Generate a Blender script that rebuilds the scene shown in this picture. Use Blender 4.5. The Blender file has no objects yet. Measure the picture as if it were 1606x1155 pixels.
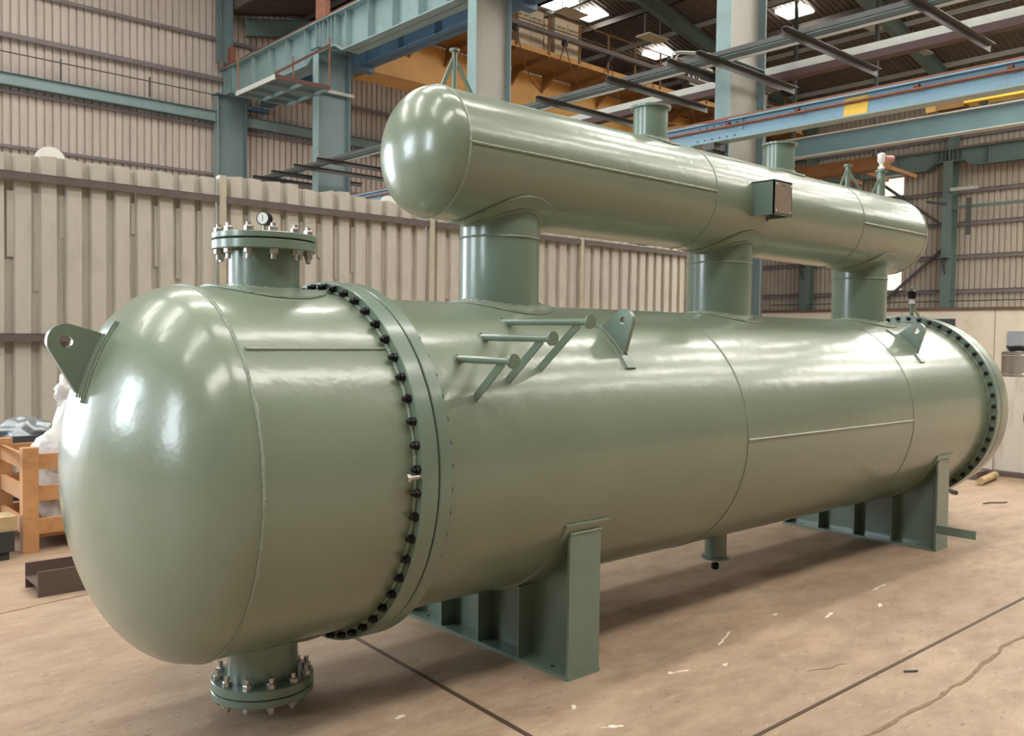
import bpy, bmesh, math, random
from math import sin, cos, pi, sqrt, asin, radians
from mathutils import Vector, Matrix, noise
random.seed(7)
SC = bpy.context.scene
COL = SC.collection

# ------------------------------------------------------------------ camera
FPX = 1394.83
YAW, PITCH, ROLL = 0.7317, -0.0346, 0.0136
_f = Vector((sin(YAW)*cos(PITCH), cos(YAW)*cos(PITCH), sin(PITCH)))
_r = Vector((cos(YAW), -sin(YAW), 0)); _u = _r.cross(_f)
_r2 = _r*cos(ROLL) + _u*sin(ROLL); _u2 = _u*cos(ROLL) - _r*sin(ROLL)
cd = bpy.data.cameras.new('camera'); cam = bpy.data.objects.new('camera', cd); COL.objects.link(cam)
cd.sensor_fit = 'HORIZONTAL'; cd.sensor_width = 36; cd.lens = FPX*36/1606; cd.clip_end = 200
m = Matrix((( _r2.x, _u2.x, -_f.x, -1.9949), (_r2.y, _u2.y, -_f.y, -3.5066), (_r2.z, _u2.z, -_f.z, 1.6), (0, 0, 0, 1)))
cam.matrix_world = m
SC.camera = cam

# ------------------------------------------------------------------ world, lights, exposure
SC.view_settings.view_transform = 'Standard'; SC.view_settings.look = 'None'
SC.view_settings.gamma = 1; SC.view_settings.use_curve_mapping = False
SC.view_settings.exposure = 0.42
W = bpy.data.worlds.new('world'); SC.world = W; W.use_nodes = True
bg = W.node_tree.nodes['Background']; bg.inputs[0].default_value = (0.86, 0.93, 1.0, 1); bg.inputs[1].default_value = 0.6
SKY_BAY1 = 13.0      # emission of translucent roof sheets above the vessel bay
SKY_BAY2 = 15.0      # emission of translucent roof sheets of the crane bay
DOOR_W = 40.0       # daylight in the door openings (W per m2)
def area(name, loc, rot, sx, sy, watt, col):
    l = bpy.data.lights.new(name, 'AREA'); l.shape = 'RECTANGLE'; l.size = sx; l.size_y = sy; l.energy = watt; l.color = col
    o = bpy.data.objects.new(name, l); COL.objects.link(o); o.location = loc; o.rotation_euler = rot
    return o
DOORS = [(6.4, 10.8, 2.9, 7.2), (-1.1, 1.3, 2.9, 7.6)]     # y0, y1, z0, z1 of the openings in the left wall (x = -12)
for y0, y1, z0, z1 in DOORS:
    area('daylight_window', (-12.05, (y0+y1)/2, (z0+z1)/2), (0, -pi/2, 0), z1-z0, y1-y0, DOOR_W*(z1-z0)*(y1-y0), (0.82, 0.92, 1.0))
BDOOR = (-10.0, -3.4, 7.6)                       # x0, x1, height of the opening in the back wall, left of the view
area('daylight_back_door', ((BDOOR[0]+BDOOR[1])/2, 22.7, BDOOR[2]/2), (-pi/2, 0, 0), BDOOR[1]-BDOOR[0], BDOOR[2], DOOR_W*(BDOOR[1]-BDOOR[0])*BDOOR[2], (0.84, 0.93, 1.0))

# ------------------------------------------------------------------ mesh helpers
class MB:
    def __init__(s): s.v = []; s.f = []; s.mi = []; s.cm = 0
    def add(s, vs, fs):
        n = len(s.v); s.v += [tuple(v) for v in vs]
        for f in fs: s.f.append([n+i for i in f]); s.mi.append(s.cm)
        return s
    def box(s, a, b):
        x0, x1 = sorted((a[0], b[0])); y0, y1 = sorted((a[1], b[1])); z0, z1 = sorted((a[2], b[2]))
        return s.add([(x0,y0,z0),(x1,y0,z0),(x1,y1,z0),(x0,y1,z0),(x0,y0,z1),(x1,y0,z1),(x1,y1,z1),(x0,y1,z1)],
              [(0,3,2,1),(4,5,6,7),(0,1,5,4),(1,2,6,5),(2,3,7,6),(3,0,4,7)])
    def bar(s, p0, p1, w, t, up=(0,0,1)):          # rectangular bar, width w across, thickness t along up
        p0 = Vector(p0); p1 = Vector(p1); d = (p1-p0).normalized(); up = Vector(up)
        a = d.cross(up)
        if a.length < 1e-4: a = d.cross(Vector((1,0,0)))
        a.normalize(); b = a.cross(d).normalized(); a *= w/2; b *= t/2
        vs = [p0-a-b, p0+a-b, p0+a+b, p0-a+b, p1-a-b, p1+a-b, p1+a+b, p1-a+b]
        return s.add(vs, [(0,1,2,3),(7,6,5,4),(0,4,5,1),(1,5,6,2),(2,6,7,3),(3,7,4,0)])
    def tube(s, p0, p1, r, n=12, r1=None, caps=True):
        p0 = Vector(p0); p1 = Vector(p1); d = (p1-p0).normalized()
        a = d.orthogonal().normalized(); b = d.cross(a); r1 = r if r1 is None else r1
        vs = [p0 + (a*cos(2*pi*i/n)+b*sin(2*pi*i/n))*r for i in range(n)] + [p1 + (a*cos(2*pi*i/n)+b*sin(2*pi*i/n))*r1 for i in range(n)]
        fs = [(i, (i+1) % n, n+(i+1) % n, n+i) for i in range(n)]
        if caps: fs += [tuple(range(n-1, -1, -1)), tuple(range(n, 2*n))]
        return s.add(vs, fs)
    def path(s, pts, r, n=8, closed=False, caps=True):   # tube along a polyline; r may be a list
        P = [Vector(p) for p in pts]; k = len(P); rs = r if isinstance(r, (list, tuple)) else [r]*k
        vs = []; ref = None
        for i in range(k):
            if closed: d = P[(i+1) % k]-P[i-1]
            else: d = P[min(i+1, k-1)]-P[max(i-1, 0)]
            d.normalize()
            if ref is None: ref = d.orthogonal().normalized()
            a = (ref - d*ref.dot(d)); a = a.normalized() if a.length > 1e-6 else d.orthogonal().normalized()
            ref = a; b = d.cross(a)
            vs += [P[i] + (a*cos(2*pi*j/n)+b*sin(2*pi*j/n))*rs[i] for j in range(n)]
        fs = []
        for i in range(k if closed else k-1):
            i2 = (i+1) % k
            fs += [(i*n+j, i*n+(j+1) % n, i2*n+(j+1) % n, i2*n+j) for j in range(n)]
        if caps and not closed: fs += [tuple(range(n-1, -1, -1)), tuple(range((k-1)*n, k*n))]
        return s.add(vs, fs)
    def rev(s, prof, axis='X', c=(0,0,0), n=96, closed=False):   # revolve (t, r) pairs about an axis through c
        vs = []; fs = []; idx = []
        base = 0
        for t, r in prof:
            if r < 1e-6:
                idx.append([len(vs)]*n); vs.append((t, 0, 0))
            else:
                idx.append(list(range(len(vs), len(vs)+n))); vs += [(t, r*cos(2*pi*i/n), r*sin(2*pi*i/n)) for i in range(n)]
        k = len(prof)
        for i in range(k if closed else k-1):
            A = idx[i]; B = idx[(i+1) % k]
            for j in range(n):
                q = [A[j], A[(j+1) % n], B[(j+1) % n], B[j]]
                q2 = []
                for e in q:
                    if e not in q2: q2.append(e)
                if len(q2) > 2: fs.append(tuple(q2))
        if axis == 'X': vs = [(c[0]+t, c[1]+a, c[2]+b) for t, a, b in vs]
        elif axis == 'Z': vs = [(c[0]+a, c[1]+b, c[2]+t) for t, a, b in vs]
        else: vs = [(c[0]+b, c[1]+t, c[2]+a) for t, a, b in vs]
        return s.add(vs, fs)
    def prism(s, poly, fn, t0, t1):                      # extrude 2D polygon; fn(u, v, t) -> xyz
        n = len(poly)
        vs = [fn(u, v, t0) for u, v in poly] + [fn(u, v, t1) for u, v in poly]
        return s.add(vs, [tuple(range(n)), tuple(range(2*n-1, n-1, -1))] + [(i, n+i, n+(i+1) % n, (i+1) % n) for i in range(n)])
    def hexnut(s, c, axis, r, h, rot=0.0):
        c = Vector(c); d = Vector(axis).normalized(); a = d.orthogonal().normalized(); b = d.cross(a)
        vs = []
        for t, k in ((0, 1), (.86, 1), (1, .9)):
            vs += [c + d*h*t + (a*cos(pi*i/3+rot)+b*sin(pi*i/3+rot))*r*k for i in range(6)]
        fs = [tuple(range(5, -1, -1)), tuple(range(12, 18))]
        for q in (0, 6): fs += [(q+i, q+(i+1) % 6, q+6+(i+1) % 6, q+6+i) for i in range(6)]
        return s.add(vs, fs)
    def mesh(s, name, mats, sharp=35, smooth=True, fixn=True):
        me = bpy.data.meshes.new(name); me.from_pydata(s.v, [], s.f)
        for mm in (mats if isinstance(mats, (list, tuple)) else [mats]): me.materials.append(mm)
        if len(me.materials) > 1: me.polygons.foreach_set('material_index', s.mi)
        if fixn:
            bm = bmesh.new(); bm.from_mesh(me); bmesh.ops.recalc_face_normals(bm, faces=bm.faces[:]); bm.to_mesh(me); bm.free()
        if smooth:
            me.polygons.foreach_set('use_smooth', [True]*len(me.polygons)); me.set_sharp_from_angle(angle=radians(sharp))
        me.update(); return me
    def build(s, name, mats, parent=None, loc=None, **k):
        return place(name, s.mesh(name, mats, **k), parent, loc)
WLOC = {}
def place(name, me, parent=None, loc=None, rot=None):
    o = bpy.data.objects.new(name, me); COL.objects.link(o)
    if loc is not None: o.location = loc
    if rot is not None: o.rotation_euler = rot
    WLOC[o] = Vector(o.location)
    if parent is not None:
        o.parent = parent
        o.matrix_parent_inverse = (Matrix.Translation(WLOC[parent]) @ ROTS.get(parent, Matrix())).inverted()
        WLOC[o] = Vector(o.location)
        if rot is not None: ROTS[o] = o.rotation_euler.to_matrix().to_4x4()
    return o
ROTS = {}
def tag(o, label, cat, group=None, kind=None):
    o['label'] = label; o['category'] = cat
    if group: o['group'] = group
    if kind: o['kind'] = kind
    return o
def thing(name, label, cat, loc=(0,0,0), group=None):
    return tag(place(name, None, None, loc), label, cat, group)
def struct(o, label=None):
    o['kind'] = 'structure'
    if label: o['label'] = label
    return o

# ------------------------------------------------------------------ materials
def lin(c):
    return tuple((x/255/12.92 if x/255 <= .04045 else ((x/255+.055)/1.055)**2.4) for x in c)
def mat(name, c, rough=.6, metal=0., var=.0, vscale=3., dirt=None, dscale=2., damt=.5, bump=0., bscale=40., bdist=.02, coat=0., coatr=.1, spec=.5, stretch=(1,1,1), c2=None, rvar=0.):
    mt = bpy.data.materials.new(name); mt.use_nodes = True; nt = mt.node_tree; N = nt.nodes; L = nt.links
    b = N['Principled BSDF']; b.inputs['Roughness'].default_value = rough; b.inputs['Metallic'].default_value = metal
    b.inputs['Coat Weight'].default_value = coat; b.inputs['Coat Roughness'].default_value = coatr
    b.inputs['Specular IOR Level'].default_value = spec
    col = lin(c)+(1,); b.inputs['Base Color'].default_value = col
    tc = N.new('ShaderNodeTexCoord'); mp = N.new('ShaderNodeMapping'); L.new(tc.outputs['Object'], mp.inputs[0]); mp.inputs['Scale'].default_value = stretch
    last = None
    if var or c2:
        nz = N.new('ShaderNodeTexNoise'); nz.inputs['Scale'].default_value = vscale; nz.inputs['Detail'].default_value = 6; nz.inputs['Roughness'].default_value = .6
        L.new(mp.outputs[0], nz.inputs['Vector'])
        cr = N.new('ShaderNodeValToRGB'); cr.color_ramp.elements[0].position = .3; cr.color_ramp.elements[1].position = .7
        a = tuple(x*(1-var) for x in lin(c)) if not c2 else lin(c); d = tuple(min(1, x*(1+var)) for x in lin(c)) if not c2 else lin(c2)
        cr.color_ramp.elements[0].color = a+(1,); cr.color_ramp.elements[1].color = d+(1,)
        L.new(nz.outputs['Fac'], cr.inputs[0]); last = cr.outputs[0]
        if rvar:
            mr = N.new('ShaderNodeMapRange'); mr.inputs['To Min'].default_value = rough-rvar; mr.inputs['To Max'].default_value = rough+rvar
            L.new(nz.outputs['Fac'], mr.inputs['Value']); L.new(mr.outputs[0], b.inputs['Roughness'])
    if dirt:
        n2 = N.new('ShaderNodeTexNoise'); n2.inputs['Scale'].default_value = dscale; n2.inputs['Detail'].default_value = 8; n2.inputs['Roughness'].default_value = .7
        L.new(mp.outputs[0], n2.inputs['Vector'])
        c3 = N.new('ShaderNodeValToRGB'); c3.color_ramp.elements[0].position = .52; c3.color_ramp.elements[1].position = .72
        c3.color_ramp.elements[0].color = (0,0,0,1); c3.color_ramp.elements[1].color = (damt,)*3+(1,)
        L.new(n2.outputs['Fac'], c3.inputs[0])
        mx = N.new('ShaderNodeMix'); mx.data_type = 'RGBA'; mx.inputs[7].default_value = lin(dirt)+(1,)
        L.new(c3.outputs[0], mx.inputs[0])
        if last: L.new(last, mx.inputs[6])
        else: mx.inputs[6].default_value = col
        last = mx.outputs[2]
    if last: L.new(last, b.inputs['Base Color'])
    if bump:
        n3 = N.new('ShaderNodeTexNoise'); n3.inputs['Scale'].default_value = bscale; n3.inputs['Detail'].default_value = 4
        L.new(mp.outputs[0], n3.inputs['Vector'])
        bp = N.new('ShaderNodeBump'); bp.inputs['Strength'].default_value = bump; bp.inputs['Distance'].default_value = bdist
        L.new(n3.outputs['Fac'], bp.inputs['Height']); L.new(bp.outputs[0], b.inputs['Normal'])
        if coat: L.new(bp.outputs[0], b.inputs['Coat Normal'])
    return mt
def emis(name, c, s):
    mt = bpy.data.materials.new(name); mt.use_nodes = True; nt = mt.node_tree; nt.nodes.remove(nt.nodes['Principled BSDF'])
    e = nt.nodes.new('ShaderNodeEmission'); e.inputs[0].default_value = lin(c)+(1,); e.inputs[1].default_value = s
    nt.links.new(e.outputs[0], nt.nodes['Material Output'].inputs[0]); return mt

PAINT = mat('vessel_paint', (119,132,112), rough=.32, var=.05, vscale=1.6, bump=.2, bscale=12, bdist=.01, coat=.6, coatr=.16, rvar=.06)
PAINT_FINE = mat('vessel_paint_fittings', (107,126,111), rough=.34, var=.05, vscale=6, bump=.06, bscale=60, bdist=.004, coat=.5, coatr=.15)
WELD = mat('painted_weld', (120,134,114), rough=.3, bump=.9, bscale=140, bdist=.006, coat=.7, coatr=.1)
BLACK = mat('black_oxide', (34,31,32), rough=.38, metal=.6, var=.2, vscale=40)
ZINC = mat('zinc_bolt', (186,182,176), rough=.34, metal=.9, var=.1, vscale=60)
GASK = mat('gasket', (20,20,20), rough=.8)
STEELW = mat('white_enamel', (232,230,222), rough=.4)
PLATE = mat('nameplate_steel', (150,136,120), rough=.4, metal=.4, var=.25, vscale=30, stretch=(6,6,.6))
CLAD = mat('wall_cladding', (186,174,164), rough=.55, var=.06, vscale=.6, dirt=(120,105,95), dscale=.8, damt=.35, stretch=(1,1,.4))
CLADF = mat('far_wall_cladding', (172,162,148), rough=.6, var=.08, vscale=.5, dirt=(105,95,82), dscale=.7, damt=.4, stretch=(1,1,.4))
CLADD = mat('dark_rear_cladding', (92,82,72), rough=.7, var=.08, vscale=.6)
ROOFM = mat('roof_sheet', (92,84,76), rough=.6, var=.1, vscale=.4)
FENCE = mat('fence_sheet', (182,176,164), rough=.5, var=.05, vscale=1.2, dirt=(140,132,118), dscale=2.2, damt=.45, bump=.25, bscale=2.2, bdist=.05, stretch=(1,1,.5))
RAILG = mat('fence_rail', (92,82,78), rough=.55, var=.15, vscale=5)
POSTG = mat('fence_post', (176,168,150), rough=.5, var=.1, vscale=5)
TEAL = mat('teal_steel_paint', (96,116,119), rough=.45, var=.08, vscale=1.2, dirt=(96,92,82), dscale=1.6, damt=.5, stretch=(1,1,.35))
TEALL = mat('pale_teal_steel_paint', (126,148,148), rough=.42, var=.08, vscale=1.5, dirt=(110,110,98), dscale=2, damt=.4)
COLWEB = mat('grey_column_web', (136,134,126), rough=.45, var=.1, vscale=1.0, dirt=(104,94,74), dscale=.9, damt=.6, stretch=(1,1,.5))
BLUEGR = mat('blue_green_steel_paint', (92,118,122), rough=.5, var=.08, vscale=1.5)
BLUE = mat('sky_blue_steel_paint', (118,150,168), rough=.4, var=.06, vscale=2, dirt=(104,110,108), dscale=3, damt=.4)
GREENW = mat('dull_green_steel_paint', (92,110,104), rough=.5, var=.08, vscale=1.5)
GIRT = mat('girt_steel', (112,104,104), rough=.55, var=.12, vscale=3)
RUST = mat('rusty_rail', (126,84,64), rough=.7, var=.2, vscale=8)
OCHRE = mat('ochre_crane_paint', (198,152,86), rough=.5, var=.1, vscale=.9, dirt=(140,96,52), dscale=1.2, damt=.5)
OCHRED = mat('ochre_walkway', (128,92,48), rough=.6, var=.15, vscale=1.5)
BROWNO = mat('brown_orange_paint', (112,74,36), rough=.6, var=.15, vscale=2)
YELLOW = mat('yellow_paint', (222,180,60), rough=.5, var=.08, vscale=6)
GALV = mat('galvanised', (150,156,160), rough=.35, metal=.6, var=.1, vscale=8)
DARKG = mat('dark_grey_steel', (70,71,69), rough=.5, var=.12, vscale=4)
LIGHTB = mat('pale_grey_beam', (170,172,164), rough=.5, var=.08, vscale=4)
RAILB = mat('brown_handrail', (120,84,48), rough=.55)
CABW = mat('cabinet_cream', (226,212,184), rough=.45)
CABLE = mat('cable_red_brown', (96,44,30), rough=.6)
WALLW = mat('white_plaster', (222,214,196), rough=.75, var=.06, vscale=.5, dirt=(170,150,120), dscale=.9, damt=.35)
WOOD = mat('crate_wood', (186,136,90), rough=.7, var=.14, vscale=3, stretch=(1.5,1.5,1.5), dirt=(130,84,48), dscale=5, damt=.5)
WOODP = mat('weathered_wood', (176,152,112), rough=.8, var=.18, vscale=8)
DARKW = mat('dark_timber', (52,50,48), rough=.8, var=.2, vscale=6)
BAG = mat('white_plastic_bag', (196,194,190), rough=.35, bump=.5, bscale=16, bdist=.03)
BROWNST = mat('primer_brown_steel', (92,76,70), rough=.45, var=.08, vscale=3)
GREYP = mat('dark_painted_steel', (66,66,72), rough=.45, var=.1, vscale=4)
DIRTYW = mat('dirty_white_panel', (206,198,184), rough=.65, var=.08, vscale=2, dirt=(140,124,104), dscale=3.5, damt=.7, stretch=(1,1,.35))
STAIN = mat('stainless', (196,192,186), rough=.25, metal=.9, var=.06, vscale=3, stretch=(8,8,.3))
RUBBER = mat('black_rubber', (28,28,30), rough=.6)
GREENP = mat('olive_post', (112,122,78), rough=.5)
BLUEG = mat('blue_grey_sheet', (150,158,166), rough=.5, var=.08, vscale=5)
PINK = mat('faded_red_enamel', (190,130,122), rough=.4)
SKYE = emis('roof_light_warm', (255,251,243), SKY_BAY1)
SKYE2 = emis('roof_light_warm_far', (255,250,240), SKY_BAY2)
OPENE = emis('roof_opening_daylight', (255,252,245), 9.0)
WINE = emis('daylit_translucent_panel', (255,244,220), 1.0)

def floor_material():
    mt = bpy.data.materials.new('concrete_floor'); mt.use_nodes = True; nt = mt.node_tree; N = nt.nodes; L = nt.links
    b = N['Principled BSDF']; b.inputs['Roughness'].default_value = .55; b.inputs['Specular IOR Level'].default_value = .35
    tc = N.new('ShaderNodeTexCoord')
    def nz(scale, detail=8, rough=.65, vec=None, stretch=None):
        n = N.new('ShaderNodeTexNoise'); n.inputs['Scale'].default_value = scale; n.inputs['Detail'].default_value = detail; n.inputs['Roughness'].default_value = rough
        if stretch:
            mp = N.new('ShaderNodeMapping'); mp.inputs['Scale'].default_value = stretch[:3]; mp.inputs['Rotation'].default_value = (0, 0, stretch[3]); L.new(tc.outputs['Object'], mp.inputs[0]); L.new(mp.outputs[0], n.inputs['Vector'])
        else: L.new(tc.outputs['Object'], n.inputs['Vector'])
        return n.outputs['Fac']
    def ramp(src, p0, p1, c0, c1):
        r = N.new('ShaderNodeValToRGB'); r.color_ramp.elements[0].position = p0; r.color_ramp.elements[1].position = p1
        r.color_ramp.elements[0].color = c0; r.color_ramp.elements[1].color = c1; L.new(src, r.inputs[0]); return r.outputs[0]
    def mix(fac, a, c, mode='MIX'):
        mx = N.new('ShaderNodeMix'); mx.data_type = 'RGBA'; mx.blend_type = mode
        if isinstance(fac, float): mx.inputs[0].default_value = fac
        else: L.new(fac, mx.inputs[0])
        for i, q in ((6, a), (7, c)):
            if isinstance(q, tuple): mx.inputs[i].default_value = q
            else: L.new(q, mx.inputs[i])
        return mx.outputs[2]
    g = lambda c: lin(c)+(1,)
    base = ramp(nz(.55, 6, .6), .3, .7, g((152,131,111)), g((182,158,134)))
    mid = ramp(nz(2.6, 8, .7, stretch=(1, 2.2, 1, .5)), .42, .68, (0,0,0,1), (.7,.7,.7,1))
    base = mix(mid, base, g((136,110,90)))
    pale = ramp(nz(5.5, 8, .7, stretch=(1, 2.6, 1, -.6)), .56, .74, (0,0,0,1), (.45,.45,.45,1))
    base = mix(pale, base, g((202,184,160)))
    spk = ramp(nz(16, 4, .55, stretch=(1, 2.6, 1, .35)), .655, .69, (0,0,0,1), (.75,.75,.75,1))
    base = mix(spk, base, g((104,80,64)))
    spk3 = ramp(nz(60, 2, .5, stretch=(1, 2, 1, .3)), .66, .70, (0,0,0,1), (.6,.6,.6,1))
    base = mix(spk3, base, g((112,88,72)))
    spk2 = ramp(nz(46, 2, .5), .72, .76, (0,0,0,1), (.5,.5,.5,1))
    base = mix(spk2, base, g((232,220,200)))
    L.new(base, b.inputs['Base Color'])
    bp = N.new('ShaderNodeBump'); bp.inputs['Strength'].default_value = .25; bp.inputs['Distance'].default_value = .01
    L.new(nz(30, 6, .7), bp.inputs['Height']); L.new(bp.outputs[0], b.inputs['Normal'])
    return mt
FLOORM = floor_material()

# ------------------------------------------------------------------ the setting
YW, XE = 22.62, 33.0            # back wall plane, far end wall plane
XL, YF = -12.0, -15.0           # left wall with doors, front wall (behind the camera)
fl = struct(MB().box((XL-.3, YF-.3, -.3), (XE+.3, YW+.3, 0)).build('floor', FLOORM, smooth=False), 'stained tan concrete workshop floor with cracks and flecks')

def sheet_mesh(w, h, ribs, depth, fn, name, m, crest=.45, web=.12, thick=0.0, top=None):
    prof = []; p = w/ribs
    for i in range(ribs):
        x = i*p
        prof += [(x, 0), (x+p*(1-crest-2*web), 0), (x+p*(1-crest-web), depth), (x+p*(1-web), depth)]
    prof.append((w, 0))
    mb = MB(); n = len(prof)
    vs = [fn(u, d, 0) for u, d in prof] + [fn(u, d, h + (top(u) if top else 0)) for u, d in prof]
    mb.add(vs, [(i, i+1, n+i+1, n+i) for i in range(n-1)])
    return mb.mesh(name, m, smooth=False, fixn=False)

# back wall (parallel to the vessel)
wb = struct(MB().box((XL-.3, YW, 0), (BDOOR[0], YW+.3, 15.5)).box((BDOOR[1], YW, 0), (XE+.3, YW+.3, 15.5)).box((BDOOR[0], YW, BDOOR[2]), (BDOOR[1], YW+.3, 15.5)).build('wall_back', GIRT, smooth=False), 'tall ribbed sheet wall behind the tan fence')
sm = sheet_mesh(1.0, 15.2, 5, .055, lambda u, d, z: (u, -d, z), 'wall_sheet', CLAD, crest=.72, web=.06)
for i in range(-3, 26):
    place('wall_sheet', sm, wb, (i*1.0, YW-.012, .1))
# far end wall
we = struct(MB().box((XE, YF-.3, 0), (XE+.3, YW, 14)).build('wall_far', GIRT, smooth=False), 'far ribbed sheet wall above white plaster')
sm2 = sheet_mesh(1.0, 9.9, 5, .055, lambda u, d, z: (-d, u, z), 'wall_sheet', CLADF, crest=.72, web=.06)
for i in range(-6, 22):
    place('wall_sheet', sm2, we, (XE-.012, i*1.0+.1, 2.85))
struct(MB().box((XE-.95, YF, 0), (XE, YW, 2.83)).build('wall_lower_plaster', WALLW, smooth=False), 'cream plastered lower wall at the far end')
# front wall behind the camera, left wall with door openings
struct(MB().box((XL-.3, YF-.3, 0), (XE+.3, YF, 14)).build('wall_front', CLADD, smooth=False))
mb = MB(); ys = [YF]
for y0, y1, z0, z1 in sorted(DOORS): ys += [y0, y1]
ys.append(YW)
for i in range(0, len(ys), 2): mb.box((XL-.3, ys[i], 0), (XL, ys[i+1], 13))
for y0, y1, z0, z1 in DOORS: mb.box((XL-.3, y0, z1), (XL, y1, 13)); mb.box((XL-.3, y0, 0), (XL, y1, z0))
struct(mb.build('wall_left', CLADD, smooth=False))
# roof : two pitched bays
EAVE, EAVE2, RDG = 12.6, 11.2, 13.7
def roof_z(x):
    if x < 9.7: return EAVE + (1 - abs(x+1.15)/10.85)*1.6
    return EAVE2 + (1 - abs(x-21.35)/11.65)*(RDG-EAVE2)
mb = MB()
for a, b in ((XL-.3, -1.15), (-1.15, 9.7), (9.7, 21.35), (21.35, XE+.3)):
    za, zb = roof_z(max(a, XL)), roof_z(min(b, XE))
    if b == 9.7: zb = EAVE
    if a == 9.7: za = EAVE2
    mb.add([(a, YF-.3, za+.1), (b, YF-.3, zb+.1), (b, YW+.3, zb+.1), (a, YW+.3, za+.1), (a, YF-.3, za+.2), (b, YF-.3, zb+.2), (b, YW+.3, zb+.2), (a, YW+.3, za+.2)],
           [(0,1,2,3),(4,7,6,5),(0,4,5,1),(1,5,6,2),(2,6,7,3),(3,7,4,0)])
mb.box((9.62, YF-.3, EAVE2), (9.72, YW+.3, EAVE+.15))
ce = struct(mb.build('ceiling', ROOFM, smooth=False), 'brown ribbed sheet roof over the hall')
def roof_sheet(x0, x1, nm):
    z0, z1 = roof_z(x0+1e-3 if x0 > 9 else x0), roof_z(x1-1e-3)
    return sheet_mesh(1.0, 1.0, 5, .05, lambda u, d, t: (x0+(x1-x0)*t, u, z0+(z1-z0)*t-d+.06), nm, ROOFM, crest=.4, web=.1)
ra, rb = roof_sheet(9.7, 21.35, 'roof_sheet'), roof_sheet(21.35, XE, 'roof_sheet')
for i in range(6, 23):
    place('roof_sheet', ra, ce, (0, i-.4, 0)); place('roof_sheet', rb, ce, (0, i-.4, 0))
# purlins and rafters of the crane bay
for k, x in enumerate((12.2, 14, 15.8, 17.6, 19.4, 21.0, 22.8, 24.6, 26.3, 27.8, 29.4, 31.0, 32.4)):
    z = roof_z(x)
    o = MB().box((x-.03, 4, z-.2), (x+.03, YW, z)).box((x-.03, 4, z-.2), (x+.06, YW, z-.185)).build('purlin', LIGHTB if k % 2 else ROOFM, ce, smooth=False)
for y in (4.37, 10.28, 16.4, 22.2):
    for xa, xb in ((10.1, 21.35), (21.35, 32.6)):
        za, zb = roof_z(xa)-.45, roof_z(xb)-.45
        mb = MB().bar((xa, y, za), (xb, y, zb), .02, .5).bar((xa, y, za+.25), (xb, y, zb+.25), .25, .02).bar((xa, y, za-.25), (xb, y, zb-.25), .25, .02)
        mb.build('rafter', GREENW, ce, smooth=False)
# translucent roof sheets (skylights)
n = 0
def skylight(x0, x1, y0, y1, m):
    global n; n += 1
    mb = MB(); d = .03
    za, zb = roof_z(x0), roof_z(x1)
    mb.add([(x0, y0, za-d), (x1, y0, zb-d), (x1, y1, zb-d), (x0, y1, za-d), (x0, y0, za+.05), (x1, y0, zb+.05), (x1, y1, zb+.05), (x0, y1, za+.05)],
           [(0,3,2,1),(4,5,6,7),(0,1,5,4),(1,2,6,5),(2,3,7,6),(3,0,4,7)])
    struct(mb.build('window_%d' % n, m, smooth=False), 'translucent roof light strip')
for y, w in ((-6.5, .9), (.6, .45), (7.5, .6), (14.5, .6)):
    skylight(-10.5, -2.2, y-w, y+w, SKYE); skylight(-.2, 9.0, y-w, y+w, SKYE)
for y in (-10.5, -6.9, -3.2, .2, 3.6):
    skylight(10.6, 20.6, y-.55, y+.55, SKYE2); skylight(22.2, 31.8, y-.55, y+.55, SKYE2)
# square roof openings with drip plates hung under them
for j, (x, y) in enumerate(((25.45, 12.95), (25.6, 18.9), (22.15, 19.3), (20.6, 19.4))):
    n += 1; z = roof_z(x)
    t = struct(MB().box((x-.42, y-.48, z-.09), (x+.42, y+.48, z+.03)).build('window_%d' % n, OPENE, smooth=False), 'bright square daylight opening in the roof')
for j, (x, y, z) in enumerate(((23.25, 17.3, 12.39), (26.5, 10.7, 12.0), (28.75, 10.2, 11.52), (20.4, 18.6, 12.89))):
    t = thing('drip_plate', ['pale plate hung on two rods below the middle bright roof opening', 'small dim plate hung under the roof at the upper right', 'dim plate hung low under the dark roof near the right girder', 'tan plate hung below the double roof opening beside the cabinets'][j], 'plate', (x, y, z))
    MB().box((x-.55, y-.3, z), (x+.55, y+.3, z+.05)).build('plate', CABW if j in (0, 3) else LIGHTB, t, smooth=False)
    for s in (-.42, .42): MB().tube((x+s, y, z+.05), (x+s, y, roof_z(x+s)), .02, 6).build('rod', LIGHTB, t)

# back wall girts, tie beam, rod, upper columns
for k, (z, h, dd) in enumerate(((10.42, .10, .14), (9.24, .13, .2), (7.80, .08, .12), (6.40, .08, .12), (11.7, .1, .14), (5.1, .08, .12), (3.6, .08, .12))):
    o = MB().box((BDOOR[1], YW-.05-dd, z-.015), (XE-.3, YW-.05, z)).box((BDOOR[1], YW-.07-dd, z-h), (XE-.3, YW-.05-dd, z)).build('wall_girt', GIRT, wb, smooth=False)
MB().tube((-3, 22.1, 8.72), (9.2, 22.1, 8.62), .015, 6).build('safety_rod', DARKG, wb)
for xx in (4.9, 7.2): MB().box((xx-.02, 22.08, 8.2), (xx+.02, 22.12, 8.75)).build('rod_stanchion', DARKG, wb, smooth=False)
for x0, z1 in ((9.2, 12.6), (12.75, 13)):
    MB().box((x0, 22.05, 9.6), (x0+.38, 22.07, z1)).box((x0, 21.95, 9.6), (x0+.02, 22.3, z1)).box((x0+.36, 21.95, 9.6), (x0+.38, 22.3, z1)).build('upper_column', TEAL, wb, smooth=False)
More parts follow.
